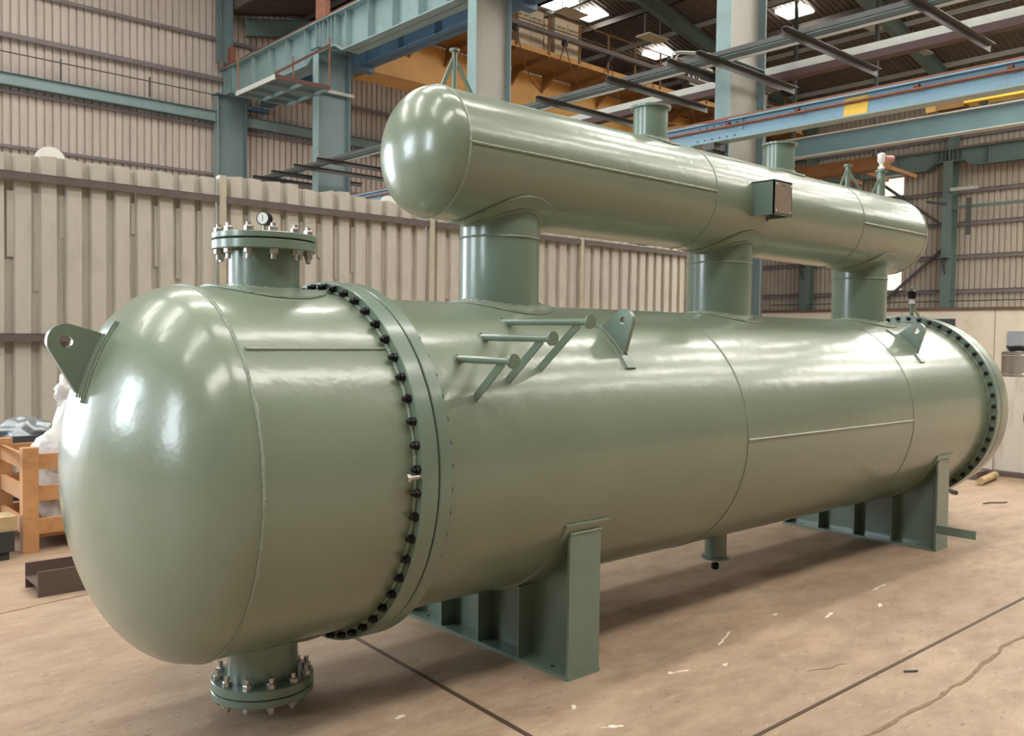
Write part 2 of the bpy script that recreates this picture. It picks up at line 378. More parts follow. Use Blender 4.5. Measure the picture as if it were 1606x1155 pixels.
def ibeam_y(mb, x, y0, y1, z0, z1, b, tf=.025, tw=.014):
    mb.box((x-b/2, y0, z1-tf), (x+b/2, y1, z1)).box((x-b/2, y0, z0), (x+b/2, y1, z0+tf)).box((x-tw/2, y0, z0+tf), (x+tw/2, y1, z1-tf)); return mb
for x0, x1, lab in ((-3.2, 9.19, 'long teal tie beam along the ribbed back wall left of the first column'), (10.14, 20, 'teal tie beam along the back wall between and beyond the two left columns')):
    t = thing('tie_beam', lab, 'beam', ((x0+x1)/2, 22.28, 7.87))
    MB().box((x0, 22.27, 7.89), (x1, 22.29, 8.17)).build('web', TEALL, t, smooth=False)
    MB().box((x0, 22.18, 8.17), (x1, 22.38, 8.19)).build('flange', TEAL, t, smooth=False)
    MB().box((x0, 22.18, 7.87), (x1, 22.38, 7.89)).build('flange', TEAL, t, smooth=False)

# crane row columns
COLY = (22.28, 16.4, 10.28, 4.37, -1.6, -7.57)
CLAB = ('teal steel column standing against the ribbed back wall, farthest left', 'teal steel column right of the corner column, under the stiffened runway girder',
        'grey steel column rising directly behind the upper drum', 'large pale blue and grey steel column right of the drum nozzle', 'steel column out of view beside the vessel', 'steel column out of view near the camera')
for y, lb in list(zip(COLY, CLAB))[:4]:
    t = thing('steel_column', lb, 'column', (9.66, y, 0), 'crane runway columns')
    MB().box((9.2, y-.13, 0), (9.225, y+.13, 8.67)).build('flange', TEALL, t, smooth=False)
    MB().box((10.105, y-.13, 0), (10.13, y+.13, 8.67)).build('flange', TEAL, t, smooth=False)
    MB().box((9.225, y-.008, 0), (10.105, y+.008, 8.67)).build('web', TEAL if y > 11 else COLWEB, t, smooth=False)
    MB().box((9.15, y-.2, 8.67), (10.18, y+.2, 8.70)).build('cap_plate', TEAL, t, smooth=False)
    if y < 5: 
        MB().box((10.14, y-.12, 0), (10.2, y-.04, 5.4)).build('cable_duct', DARKG, t, smooth=False)
        for z in (5.75, 3.9): MB().box((9.225, y-.13, z), (10.105, y-.008, z+.012)).build('stiffener', TEAL, t, smooth=False)
    if 16 < y < 17:
        MB().box((9.15, y-.18, 7.62), (10.2, y-.13, 7.7)).build('cross_angle', LIGHTB, t, smooth=False)

# upper runway girders
def girder(name, label, x, y0, y1, z0, z1, b, m, mf, step, group=None, stiff=True, notch=(), nh=.24):
    t = thing(name, label, 'girder', (x, (y0+y1)/2, z0), group)
    prof = [(y0, z0)]
    for yc in sorted(notch):                      # the girder is shallower where it sits on a column
        prof += [(yc-.85, z0), (yc-.5, z0+nh), (min(yc+.5, y1), z0+nh)]
        if yc+.85 < y1: prof.append((yc+.85, z0))
    if prof[-1][0] < y1: prof.append((y1, z0))
    MB().prism(prof+[(y1, z1-.03), (y0, z1-.03)], lambda u, v, q: (x+q, u, v), -.008, .008).build('web', m, t, smooth=False)
    MB().box((x-b/2, y0, z1-.03), (x+b/2, y1, z1)).build('top_flange', mf, t, smooth=False)
    for (ya, za), (yb, zb) in zip(prof[:-1], prof[1:]):
        MB().add([(x-b/2, ya, za), (x+b/2, ya, za), (x+b/2, yb, zb), (x-b/2, yb, zb), (x-b/2, ya, za+.03), (x+b/2, ya, za+.03), (x+b/2, yb, zb+.03), (x-b/2, yb, zb+.03)],
                 [(0,3,2,1),(4,5,6,7),(0,1,5,4),(1,2,6,5),(2,3,7,6),(3,0,4,7)]).build('bottom_flange', mf, t, smooth=False)
    for yc in notch:
        for dy in (-.45, -.28, -.12, .12, .28, .45):
            if yc+dy < y1: MB().box((x-b*.42, yc+dy-.008, z0+nh+.03), (x-.008, yc+dy+.008, z1-.03)).build('stiffener', m, t, smooth=False)
    if stiff:
        sm_ = MB().box((-b*.42, -.008, 0), (-.008, .008, z1-z0-.06)).mesh('stiffener', m, smooth=False)
        y = y1-.1
        while y > y0:
            if not any(abs(y-yc) < .9 for yc in notch): place('stiffener', sm_, t, (x, y, z0+.03))
            y -= step
    return t
t = girder('runway_girder', 'stiffened pale teal crane runway girder rising to the upper left edge', 9.66, 4.0, 22.55, 8.5, 9.5, .48, TEALL, TEALL, 1.0, None, True, (4.9, 10.28, 16.4, 22.2), .2)
MB().box((9.58, 4.0, 9.5), (9.66, 22.6, 9.56)).build('rail', RUST, t, smooth=False)
MB().tube((9.44, 4.0, 9.53), (9.44, 22.6, 9.53), .012, 6).build('conductor', RUST, t)
MB().tube((9.5, 4.0, 9.58), (9.5, 22.6, 9.58), .012, 6).build('conductor', RUST, t)
for y, z in ((16.6, 9.55), (22.0, 9.55)):
    MB().box((9.45, y-.2, z), (9.6, y+.25, z+.5)).build('buffer_stop', RUST, t, smooth=False)
BLUE_SHADED = mat('shaded_blue_steel_paint', (74,104,128), rough=.45, var=.1, vscale=2)  # blue girder paint, darkened so its shade is in the base colour
t = girder('runway_girder', 'shaded blue crane runway girder behind and below the pale stiffened one', 10.62, -14, 22.0, 8.52, 9.3, .40, BLUE_SHADED, BLUE_SHADED, 1.45)
MB().box((10.58, -14, 9.3), (10.66, 22.0, 9.36)).build('rail', RUST, t, smooth=False)
for y in COLY[:4]: MB().box((10.13, y-.12, 8.4), (10.85, y+.12, 8.52)).build('corbel', BLUE_SHADED, t, smooth=False)
# inspection platform hung beside the second column
t = thing('inspection_platform', 'small teal platform with rusty rail hung at the runway girder before the second column', 'platform', (8.45, 16.7, 7.57))
for y in (16.3, 16.45, 17.1): MB().box((7.76, y-.02, 7.49), (9.15, y+.02, 7.57)).build('joist', TEALL, t, smooth=False)
for x in (8.45, 9.12): MB().box((x-.03, 15.68, 7.49), (x+.03, 17.7, 7.565)).build('cross_joist', TEALL, t, smooth=False)
MB().box((7.76, 15.68, 7.57), (9.15, 17.7, 7.59)).build('deck', TEAL, t, smooth=False)
MB().box((7.74, 15.65, 7.51), (9.17, 15.68, 7.61)).build('edge_angle', mat('rust_brown_angle', (88,60,54), .6), t, smooth=False)
MB().box((7.72, 15.65, 7.49), (7.76, 17.7, 7.60)).build('edge_angle', LIGHTB, t, smooth=False)
MB().box((7.78, 17.66, 7.49), (9.15, 17.7, 7.57)).build('edge_angle', TEALL, t, smooth=False)
MB().box((9.14, 15.64, 7.6), (9.17, 15.67, 8.75)).build('hanger', RUST, t, smooth=False)
MB().box((8.18, 15.64, 7.6), (8.21, 15.67, 8.1)).build('hanger', RUST, t, smooth=False)
MB().bar((7.74, 15.66, 7.62), (9.15, 15.66, 8.58), .05, .06).build('handrail', mat('rusty_handrail', (96,66,58), .6), t, smooth=False)
MB().box((7.74, 17.64, 7.58), (7.77, 17.67, 8.5)).build('hanger', RUST, t, smooth=False)
MB().box((9.13, 15.7, 8.5), (9.45, 16.2, 8.52)).build('hanger_plate', TEAL, t, smooth=False)

# lower runway beam in front of the columns
t = thing('lower_runway_beam', 'sky blue lower crane beam with brown rail and yellow paint mark', 'beam', (9.0, 4, 4.5))
BY0, BY1 = -10, 21
MB().box((8.99, BY0, 4.52), (9.01, BY1, 4.76)).build('web', BLUE, t, smooth=False)
MB().box((8.9, BY0, 4.76), (9.1, BY1, 4.78)).build('top_flange', BLUE, t, smooth=False)
MB().box((8.88, BY0, 4.48), (9.1, BY1, 4.5)).build('bottom_flange', TEALL, t, smooth=False)
MB().box((8.93, BY0, 4.50), (8.985, BY1, 4.60)).build('lower_chord', BLUE, t, smooth=False)
MB().box((8.97, BY0, 4.78), (9.03, BY1, 4.83)).build('rail', RUST, t, smooth=False)
MB().tube((8.88, BY0, 4.675), (8.88, BY1, 4.675), .014, 8).build('conductor_bar', RUST, t)
MB().box((8.89, BY0, 4.655), (8.92, BY1, 4.665)).build('conductor_bar', RUST, t, smooth=False)
MB().box((8.984, 2.0, 4.60), (8.989, 2.32, 4.75)).build('paint_mark', YELLOW, t, smooth=False)
MB().box((8.924, 1.98, 4.505), (8.929, 2.3, 4.60)).build('paint_mark', YELLOW, t, smooth=False)
for y in (4.05, 2.95, 1.35, .3): MB().box((8.87, y-.03, 4.69), (8.93, y+.03, 4.73)).build('insulator', CABLE, t, smooth=False)
MB().box((8.975, 3.85, 4.51), (8.984, 4.75, 4.76)).build('splice_plate', BLUE, t, smooth=False)
nm = MB().tube((-.012, 0, 0), (0, 0, 0), .011, 8).mesh('bolt', DARKG)
for k in range(6):
    for z in (4.54, 4.73): place('bolt', nm, t, (8.93 if z < 4.6 else 8.975, 3.95+.13*k, z))
MB().box((8.9, 4.05, 4.77), (8.97, 4.45, 4.785)).build('warning_flag', mat('signal_red', (190,60,60), .5), t, smooth=False)
for y in COLY[:4]:
    MB().box((8.88, y-.1, 4.38), (9.2, y+.1, 4.48)).build('bracket', DARKG, t, smooth=False)
    MB().prism([(8.9, 4.38), (9.2, 4.38), (9.2, 3.95)], lambda u, v, q: (u, y+q, v), -.06, .06).build('bracket_gusset', DARKG, t, smooth=False)

# beam on the far side of the columns
t = thing('pale_runway_beam', 'pale grey beam with dark red underside crossing behind the large blue column', 'beam', (10.6, 5, 5.6))
MB().box((10.5, -9, 5.80), (10.62, 14, 5.92)).build('web', LIGHTB, t, smooth=False)
MB().box((10.48, -9, 5.69), (10.66, 14, 5.80)).build('bottom_chord', mat('oxide_red', (66,42,38), .6), t, smooth=False)
for y in COLY[2:4]: MB().box((10.13, y-.1, 5.56), (10.62, y+.1, 5.66)).build('bracket', DARKG, t, smooth=False)

# cable tray on cross bars
t = thing('cable_tray', 'long blue-grey cable tray running up past the columns to the right', 'cable tray', (8.8, 8, 5.6))
for x, z, r in ((8.68, 5.645, .028), (8.78, 5.64, .022)): MB().tube((x, -2, z), (x, 20.6, z), r, 10).build('conduit', BLUEGR, t)
MB().box((8.84, -2, 5.61), (8.86, 20.6, 5.69)).build('side_rail', DARKG, t, smooth=False)
MB().box((8.6, -2, 5.605), (8.62, 20.6, 5.67)).build('side_rail', DARKG, t, smooth=False)
MB().box((8.93, -2, 5.605), (8.96, 20.6, 5.635)).build('thin_rail', LIGHTB, t, smooth=False)
bars = [(1.22, 'uppermost right'), (2.78, 'long'), (4.12, 'longest'), (4.62, 'short'), (5.78, 'middle'), (7.35, 'low'), (8.95, ''), (10.0, ''), (10.6, ''), (12.0, ''), (13.3, ''), (14.55, ''), (15.62, ''), (16.75, ''), (17.75, '')]
BL = {1.22: 'angle bar crossing the tray at the upper right frame edge', 2.78: 'angle bar crossing the tray right of the large blue column', 4.12: 'angle bar crossing the front of the large blue column',
      4.62: 'angle bar just left of the large blue column', 5.78: 'angle bar above the nearer drum nozzle', 7.35: 'angle bar left of the nearer drum nozzle, ending above the drum',
      14.55: 'angle bar right of the second column beside the drum head', 15.62: 'angle bar under the tray just in front of the second column', 16.75: 'angle bar under the tray left of the second column', 17.75: 'farthest left angle bar under the tray above the fence'}
for y, _ in bars:
    if y not in BL: continue
    x0, x1 = (8.2, 10.78)
    o = MB().box((x0, y-.004, 5.50), (x1, y+.004, 5.605)).box((x0, y-.07, 5.595), (x1, y, 5.605)).build('angle_bar', DARKG, smooth=False)
    tag(o, BL[y], 'bar', 'cross bars under the cable tray')
t = thing('conduit_gooseneck', 'pair of grey bent conduits beside the large blue column', 'conduit', (8.9, 4.75, 5.6))
for dx in (0, .1):
    MB().path([(8.6+dx, 4.85, 5.7), (8.6+dx, 4.85, 5.78), (8.63+dx, 4.83, 5.84), (8.7+dx, 4.8, 5.86), (8.95+dx, 4.6, 5.86), (9.19, 4.52, 5.86)], .018, 8).build('bent_pipe', LIGHTB, t)

# ochre overhead crane bridge
t = thing('overhead_crane', 'ochre overhead crane bridge with walkway behind the drum', 'crane', (21, 17.5, 8.8))
CX0, CX1 = 11.4, 31.7
MB().box((CX0, 17.3, 8.79), (CX1, 17.32, 9.84)).build('girder_web', OCHRE, t, smooth=False)
MB().box((CX0, 18.1, 8.79), (CX1, 18.12, 9.84)).build('girder_web', OCHRE, t, smooth=False)
MB().box((CX0, 17.22, 8.76), (CX1, 18.2, 8.79)).build('bottom_flange', OCHRE, t, smooth=False)
MB().box((CX0, 17.2, 9.84), (CX1, 18.2, 9.87)).build('top_flange', OCHRE, t, smooth=False)
MB().box((CX0-.03, 17.3, 8.79), (CX0, 18.12, 9.84)).build('end_plate', OCHRE, t, smooth=False)
MB().box((10.3, 16.0, 9.45), (11.37, 19.5, 9.8)).build('end_carriage', OCHRED, t, smooth=False)
for y in (16.4, 19.1): MB().tube((10.57, y, 9.485), (10.67, y, 9.485), .12, 16).build('wheel', DARKG, t)
MB().box((11.0, 17.4, 9.4), (CX0-.03, 18.0, 9.8)).build('carriage_joint', OCHRED, t, smooth=False)
xs = [12.61+1.29*k for k in range(15)]
for k in range(14): MB().box((xs[k]+.02, 15.61, 9.92), (xs[k+1]-.02, 17.2, 9.94)).build('deck_plate', OCHRED, t, smooth=False)
brk = MB().prism([(15.61, 9.92), (17.2, 9.92), (17.28, 9.4), (16.85, 9.72), (15.61, 9.85)], lambda u, v, q: (q, u, v), -.035, .035).mesh('bracket', OCHRED, smooth=False)
for x in xs: place('walkway_bracket', brk, t, (x, 0, 0))
MB().box((xs[0], 15.59, 9.90), (xs[-1], 15.61, 10.05)).build('toe_board', OCHRE, t, smooth=False)
pst = MB().box((-.028, 15.57, 9.94), (.028, 15.6, 11.12)).box((.028, 15.57, 9.94), (.065, 15.585, 11.12)).mesh('rail_post', RAILB, smooth=False)
for x in xs: place('rail_post', pst, t, (x-.05, 0, 0))
MB().tube((xs[0], 15.58, 11.12), (xs[-1], 15.58, 11.12), .024, 8).build('handrail', RAILB, t)
MB().tube((xs[0], 15.58, 10.74), (xs[-1], 15.58, 10.74), .018, 8).build('knee_rail', RAILB, t)
MB().box((xs[0], 15.44, 10.46), (xs[-1], 15.52, 10.60)).box((xs[0], 15.40, 10.455), (xs[-1], 15.56, 10.47)).build('festoon_rail', GIRT, t, smooth=False)
for k in range(9):
    x = 13.06+1.97*k
    MB().box((x-.07, 15.42, 10.30), (x+.07, 15.54, 10.455)).tube((x, 15.37, 10.4), (x, 15.59, 10.4), .055, 8).build('festoon_trolley', DARKG, t, smooth=False)
    if k < 8:
        pts = [(x+.03+1.9*q/14, 15.48, 10.3-1.35*(1-((q-7)/7)**2)*(.9+.2*(k % 2))) for q in range(15)]
        MB().path(pts, .015, 6).build('festoon_cable', CABLE, t)
for x in (15.56, 17.13):
    for j in (0, 1):
        MB().box((x+.55*j, 16.05, 9.94), (x+.535+.55*j, 16.55, 11.37)).build('control_cabinet', CABW, t, smooth=False)
        for q in (.12, .34): MB().box((x+.55*j+q, 16.04, 11.05), (x+.55*j+q+.035, 16.05, 11.09)).build('latch', DARKG, t, smooth=False)
MB().box((14.75, 16.05, 9.94), (15.2, 16.55, 11.37)).build('control_cabinet', CABW, t, smooth=False)
MB().box((16.83, 16.2, 9.94), (17.02, 16.55, 11.27)).build('control_cabinet', CABW, t, smooth=False)
for k in range(9): MB().box((21.6+1.1*k, 16.1, 9.1), (22.15+1.1*k, 17.25, 9.15)).build('cable_ladder', OCHRED, t, smooth=False)
lp = MB().box((23.02, 15.50, 10.40), (24.42, 15.54, 11.16)).build('louvre_panel', STEELW, t, smooth=False); lp['label'] = 'white louvred panel with round fan'
for k in range(6): MB().bar((23.68, 15.49, 10.47+.115*k), (24.36, 15.49, 10.47+.115*k), .03, .05).build('louvre', DARKG, lp, smooth=False)
MB().rev([(0, .19), (0, .25), (.03, .25), (.03, .19)], 'Y', (23.34, 15.465, 10.78), 24, True).build('fan_ring', DARKG, lp)
for k in range(4): MB().bar((23.34, 15.485, 10.78), (23.34+.2*cos(k*pi/2+.5), 15.485, 10.78+.2*sin(k*pi/2+.5)), .02, .07, (0,1,0)).build('fan_blade', DARKG, lp, smooth=False)
# far girder of the middle of the hall with a yellow crane carriage on it
t = girder('runway_girder', 'grey-green runway girder sloping up to the right below the sky blue beam', 22.0, -14, 14.5, 7.0, 7.58, .30, BLUEGR, LIGHTB, 3.0, None, False)
MB().box((21.97, -14, 7.58), (22.03, 14.5, 7.63)).build('rail', RUST, t, smooth=False)
for y in (-13.5, 14.2): MB().box((21.85, y-.15, 0), (22.15, y+.15, 7.0)).build('support_post', GREENW, t, smooth=False)
t = thing('crane_carriage', 'yellow crane end carriage on the girder at the right frame edge', 'crane', (22, 4, 7.63))
MB().box((21.8, 2.5, 7.72), (22.2, 5.9, 8.0)).build('beam', YELLOW, t, smooth=False)
MB().box((21.85, 5.9, 7.66), (22.15, 6.6, 7.86)).build('wheel_box', OCHRED, t, smooth=False)
MB().box((21.9, 6.6, 7.66), (22.0, 6.9, 8.0)).build('buffer', OCHRE, t, smooth=False)
for y in (3, 5.5): MB().tube((21.95, y, 7.752), (22.05, y, 7.752), .12, 16).build('wheel', DARKG, t)
t = thing('hoist_bridge', 'ochre hoist beam with struts seen below the grey-green girder', 'crane', (25, 11.5, 6.8))
MB().box((24.8, 9.4, 6.95), (25.3, 13.0, 7.35)).build('beam', BROWNO, t, smooth=False)
for k in range(3): MB().bar((25, 9.8+.9*k, 7.2), (26.6, 9.2+.9*k, 6.9),    .1, .12).build('strut', BROWNO, t, smooth=False)
for y in (9.8, 12.6): MB().box((24.95, y-.05, 7.35), (25.05, y+.05, roof_z(25))).build('hanger', DARKG, t, smooth=False)

# far end wall: girts, columns, girder, braces
for z in (7.34, 6.14, 4.91, 3.62, 9.4, 10.8):
    MB().box((XE-.2, YF, z-.02), (XE-.04, YW, z)).box((XE-.2, YF, z-.14), (XE-.19, YW, z)).build('wall_girt', GIRT, we, smooth=False)
MB().box((XE-.6, -4, 6.58), (XE-.55, 10.6, 6.70)).build('pipe_rail', GREENW, we, smooth=False)
MB().tube((XE-.6, 0, 3.2), (XE-.6, 18, 3.15), .02, 6).build('safety_rod', DARKG, we)
MB().box((XE-.99, YF, 2.80), (XE-.94, YW, 2.92)).build('sill_angle', mat('brown_sill', (104,84,70), .6), we, smooth=False)
for y, lb in ((10.47, 'dull green wall column with brackets, right background'), (16.25, 'dull green wall column seen between the drum risers'), (4.6, 'green wall column past the right frame edge')):
    if y < 5: continue
    t = thing('wall_column', lb, 'column', (XE-.5, y, 2.83), 'far wall columns')
    MB().box((XE-.87, y-.17, 2.83), (XE-.85, y+.17, 8.34)).build('flange', GREENW, t, smooth=False)
    MB().box((XE-.85, y-.006, 2.83), (XE-.3, y+.006, 11)).build('web', GREENW, t, smooth=False)
    MB().box((XE-.32, y-.17, 2.83), (XE-.3, y+.17, 12)).build('flange', GREENW, t, smooth=False)
    MB().box((XE-1.2, y-.18, 4.75), (XE-.87, y+.18, 4.79)).build('seat_plate', GREENW, t, smooth=False)
    MB().prism([(XE-1.15, 4.75), (XE-.87, 4.75), (XE-.87, 4.15)], lambda u, v, q: (u, y+q, v), -.02, .02).build('gusset', DARKG, t, smooth=False)
    if y < 12:
        MB().box((XE-1.0, y-1.1, 7.2), (XE-.9, y-.15, 7.32)).build('lamp_arm', LIGHTB, t, smooth=False)
        MB().box((XE-1.0, y-.9, 5.55), (XE-.95, y-.75, 6.9)).build('cable_pole', DARKG, t, smooth=False)
        MB().tube((XE-1.0, y+.7, 6.9), (XE-.87, y, 6.75), .05, 8).build('short_pipe', DARKG, t)
t = girder('runway_girder', 'green runway girder along the far wall with haunch at the column', XE-.6, -14, 22, 8.1, 8.8, .40, GREENW, GREENW, 1.6, None, True, (4.6, 10.47, 16.25), .24)
MB().box((XE-.64, -14, 8.8), (XE-.56, 22, 8.88)).build('rail', RUST, t, smooth=False)
for a, b, lb in (((13.4, 8.05), (10.6, 5.9), 'dark diagonal brace falling to the far wall column beside the drum end'), ((10.6, 5.25), (13.3, 2.9), 'dark diagonal brace below the drum end rising to the wall column')):
    o = MB().bar((XE-.5, a[0], a[1]), (XE-.5, b[0], b[1]), .08, .1).build('wall_brace', DARKG, smooth=False); tag(o, lb, 'brace')
o = MB().box((XE-.65, 7.0, 9.9), (XE-.55, 11.5, 10.0)).build('wall_brace', DARKG, smooth=False)
tag(o, 'dark horizontal strut high on the far wall under the girder', 'brace')
for k, (y0, y1, z0, z1) in enumerate(((12.46, 13.4, 7.42, 8.1), (12.46, 13.4, 3.68, 4.42))):
    n += 1; struct(MB().box((XE-.07, y0, z0), (XE-.05, y1, z1)).build('window_%d' % n, WINE, smooth=False), ['bright translucent panel on the far wall above the drum end', 'bright translucent panel on the far wall below the drum end'][k])
o = MB().box((XE-.5, 18.86, 2.83), (XE-.25, 19.25, 5.6)).build('downpipe_duct', TEAL, smooth=False); tag(o, 'blue-grey vertical duct on the far wall between the drum risers', 'duct')
for y in (9.09+2.9, 8.64, 14.0): MB().box((XE-.955, y-.015, 0), (XE-.95, y+.015, 2.8)).build('wall_joint', mat('joint', (150,140,120), .8), we, smooth=False)
o = MB().box((XE-1.0, 6.5, .4), (XE-.96, 8.2, 2.05)).build('notice_board', BLUEG, smooth=False); tag(o, 'blue-grey sheet fixed to the plaster wall at the right edge', 'board')
o = MB().box((XE-1.01, 10.0, 1.9), (XE-.96, 11.05, 2.5)).build('notice_board', GREYP, smooth=False); tag(o, 'grey panel on the plaster wall above the rear flange', 'board')
# ------------------------------------------------------------------ fence
YFN = 6.5
t = thing('sheet_fence', 'tall tan corrugated sheet fence behind the vessel', 'fence', (5, YFN, 0))
PX = (-.6, 2.4, 5.4, 8.4, 11.2)
for i, x in enumerate(PX):
    if i == 4: MB().bar((x-.02, YFN-.04, 3.25), (x+.06, YFN-.04, 0), .1, .1, (0,1,0)).build('post', POSTG, t, smooth=False)
    else: MB().box((x-.04, YFN-.09, 0), (x+.04, YFN+.02, 3.42)).build('post', POSTG, t, smooth=False)
RND = random.Random(3)
for i in range(4):
    x0, x1 = PX[i]+.045, PX[i+1]-.045
    for z in (3.13, 1.52, .12): MB().box((x0, YFN-.1, z-.03), (x1, YFN-.095, z+.05)).box((x0, YFN-.1, z+.045), (x1, YFN-.0, z+.05)).build('rail', RAILG, t, smooth=False)
    k = 3; w = (x1-x0)/k
    for j in range(k):
        hs = [RND.uniform(-.02, .025) for _ in range(5)]
        smf = sheet_mesh(w, 3.36+RND.uniform(-.03, .03)-(.15 if i > 1 else 0), 4, .06, lambda u, d, z: (u, -d, z), 'fence_sheet', FENCE, crest=.58, web=.07, top=lambda u: hs[min(4, int(u/w*4.99))])
        place('fence_sheet', smf, t, (x0+j*w, YFN+.03-.004*j, .03), (RND.uniform(-.004, .004), RND.uniform(-.006, .006), 0))
        for lap in range(4):
            zz = RND.uniform(1.7, 2.7); xx = x0+j*w+(lap+.1)*w/4
            if RND.random() < .8: MB().box((xx, YFN+.012, zz), (xx+.08*w/1, YFN+.028, zz+1.0 if zz < 2 else 3.0)).build('patch_strip', FENCE, t, smooth=False)
for x, r in ((.63, .15), (4.82, .13)): MB().rev([(0, 0), (0, r), (.02, r), (.02, 0)], 'Y', (x, 6.62, 3.36), 24).build('round_plate', STEELW, t)
o = MB().box((11.3, 6.55, 0), (11.42, 6.67, 3.3)).build('olive_post', GREENP, smooth=False); tag(o, 'olive green post at the right end of the fence', 'post')

# ------------------------------------------------------------------ the heat exchanger
ZC, R, RC, RF = 1.0454, .7245, .7414, .789
X2, X3, L_ = .0817, .144, 5.735
XB, DOME = -.6238, .3963
ZD, RD = 2.4911, .3152
XD0, XD1, DD = .5973, 5.4224, .1911
HX = thing('heat_exchanger', 'large green kettle heat exchanger with upper drum on two saddles', 'heat exchanger', (2.6, 0, 0))
SEG = 160
def dome_prof(x, r, d, s, n=24):
    return [(x+s*d*cos(a), r*sin(a)) for a in [pi/2*i/n for i in range(n+1)]]
shell = MB().rev([(X3-.02, R), (L_+.02, R)], 'X', (0,0,ZC), SEG).build('shell', PAINT, HX)
chan = MB().rev([(XB, RC), (.02, RC)], 'X', (0,0,ZC), SEG).build('channel_barrel', PAINT, HX)
chead = MB().rev(dome_prof(XB, RC, DOME, -1), 'X', (0,0,ZC), SEG).build('channel_head', PAINT, HX)
rhead = MB().rev([(L_+.13, .772)]+dome_prof(L_+.264, .772, .34, 1)[::-1], 'X', (0,0,ZC), SEG).build('rear_head', PAINT, HX)
drum = MB().rev([(XD0, RD), (XD1, RD)], 'X', (0,0,ZD), 128).build('drum_barrel', PAINT, HX)
MB().rev(dome_prof(XD0, RD, DD, -1), 'X', (0,0,ZD), 128).build('drum_head', PAINT, HX)
MB().rev(dome_prof(XD1, RD, DD, 1), 'X', (0,0,ZD), 128).build('drum_head', PAINT, HX)
def ring(x0, x1, r0, r1, m, name, parent=HX, bev=.004):
    return MB().rev([(x0, r0), (x0, r1-bev), (x0+bev, r1), (x1-bev, r1), (x1, r1-bev), (x1, r0)], 'X', (0,0,ZC), SEG).build(name, m, parent)
ring(0, X2-.004, RC-.02, RF, PAINT_FINE, 'girth_flange'); ring(X2+.003, X3, R-.02, RF, PAINT_FINE, 'girth_flange')
ring(X2-.004, X2+.003, RC-.02, RF-.012, GASK, 'gasket', bev=0)
ring(L_, L_+X2-.004, R-.02, RF, PAINT_FINE, 'girth_flange'); ring(L_+X2+.003, L_+X3, R-.02, RF, PAINT_FINE, 'girth_flange')
ring(L_+X2-.004, L_+X2+.003, R-.02, RF-.012, GASK, 'gasket', bev=0)
def seam_ring(x, r, zc, parent, w=.006, a0=0, a1=2*pi, rr=None):
    rnd = random.Random(int(x*1000)); k = int(220*(a1-a0)/(2*pi))
    pts = [(x+rnd.uniform(-.001, .001), r*cos(a0+(a1-a0)*i/k), zc+r*sin(a0+(a1-a0)*i/k)) for i in range(k if a1-a0 > 6.2 else k+1)]
    return MB().path(pts, [w*rnd.uniform(.8, 1.2) for _ in pts], 6, closed=a1-a0 > 6.2).build('weld_seam', WELD, parent)
seam_ring(XB, RC, ZC, chan, .007); seam_ring(2.275, R, ZC, shell, .005); seam_ring(4.352, R, ZC, shell, .004)
seam_ring(0-.004, RC+.004, ZC, chan, .010); seam_ring(L_-.004, R+.004, ZC, shell, .010)
seam_ring(XD0, RD, ZD, drum, .006); seam_ring(2.515, RD, ZD, drum, .004); seam_ring(4.36, RD, ZD, drum, .004); seam_ring(XD1, RD, ZD, drum, .004)
def seam_line(x0, x1, ang, r, zc, parent, w=.006):
    rnd = random.Random(5); k = int((x1-x0)/.02)
    pts = [(x0+(x1-x0)*i/k, (r+.0)*cos(ang), zc+(r+.0)*sin(ang)) for i in range(k+1)]
    MB().path(pts, [w*rnd.uniform(.85, 1.15) for _ in pts], 6).build('weld_seam', WELD, parent)
seam_line(2.28, 4.35, pi, R, ZC, shell, .008); seam_line(-.60, -.01, radians(180-42.4), RC, ZC, chan, .008)
seam_line(XD0, 2.515, pi-.01, RD, ZD, drum, .007); seam_line(4.36, 5.42, pi+.03, RD, ZD, drum, .007)
# stud bolts of the girth flanges
bm_ = MB().hexnut((0,0,0), (-1,0,0), .0180, .017).tube((X3,0,0), (-.028,0,0), .0115, 10).tube((-.028,0,0), (-.034,0,0), .0115, 10, .006).hexnut((X3,0,0), (1,0,0), .0165, .012).mesh('stud_bolt', BLACK, sharp=25)
rb = random.Random(11)
for xf in (0, L_):
    for k in range(52):
        a = 2*pi*(k+.5)/52
        place('stud_bolt', bm_, HX, (xf, .763*cos(a), ZC+.763*sin(a)), (rb.uniform(0, 1), 0, 0))
MB().tube((0, -.772, 1.064), (-.05, -.772, 1.064), .009, 12).hexnut((-.05, -.772, 1.064), (-1,0,0), .016, .014).build('jack_bolt', ZINC, HX)

def wrap_pad(xn, zc, r, sg, rin, rout, t, parent, name='reinforcing_pad', m=PAINT):
    mb = MB(); n_ = 64; rad = [rin, (rin+rout)/2, rout-.004, rout]; hh = [t, t, t, -.003]
    vs = []
    for q, h in zip(rad, hh):
        for i in range(n_):
            th = 2*pi*i/n_; a = q*sin(th)/r
            vs.append((xn+q*cos(th), (r+h)*sin(a), zc+sg*(r+h)*cos(a)))
    fs = [(j*n_+i, j*n_+(i+1) % n_, (j+1)*n_+(i+1) % n_, (j+1)*n_+i) for j in range(3) for i in range(n_)]
    o = mb.add(vs, fs).build(name, m, parent)
    rnd = random.Random(int(xn*100)); pts = []
    for i in range(n_):
        th = 2*pi*i/n_; a = rout*sin(th)/r; pts.append((xn+rout*cos(th), (r+.004)*sin(a), zc+sg*(r+.004)*cos(a)))
    MB().path(pts, [.008*rnd.uniform(.7, 1.2) for _ in pts], 6, closed=True).build('weld_bead', WELD, parent)
    return o
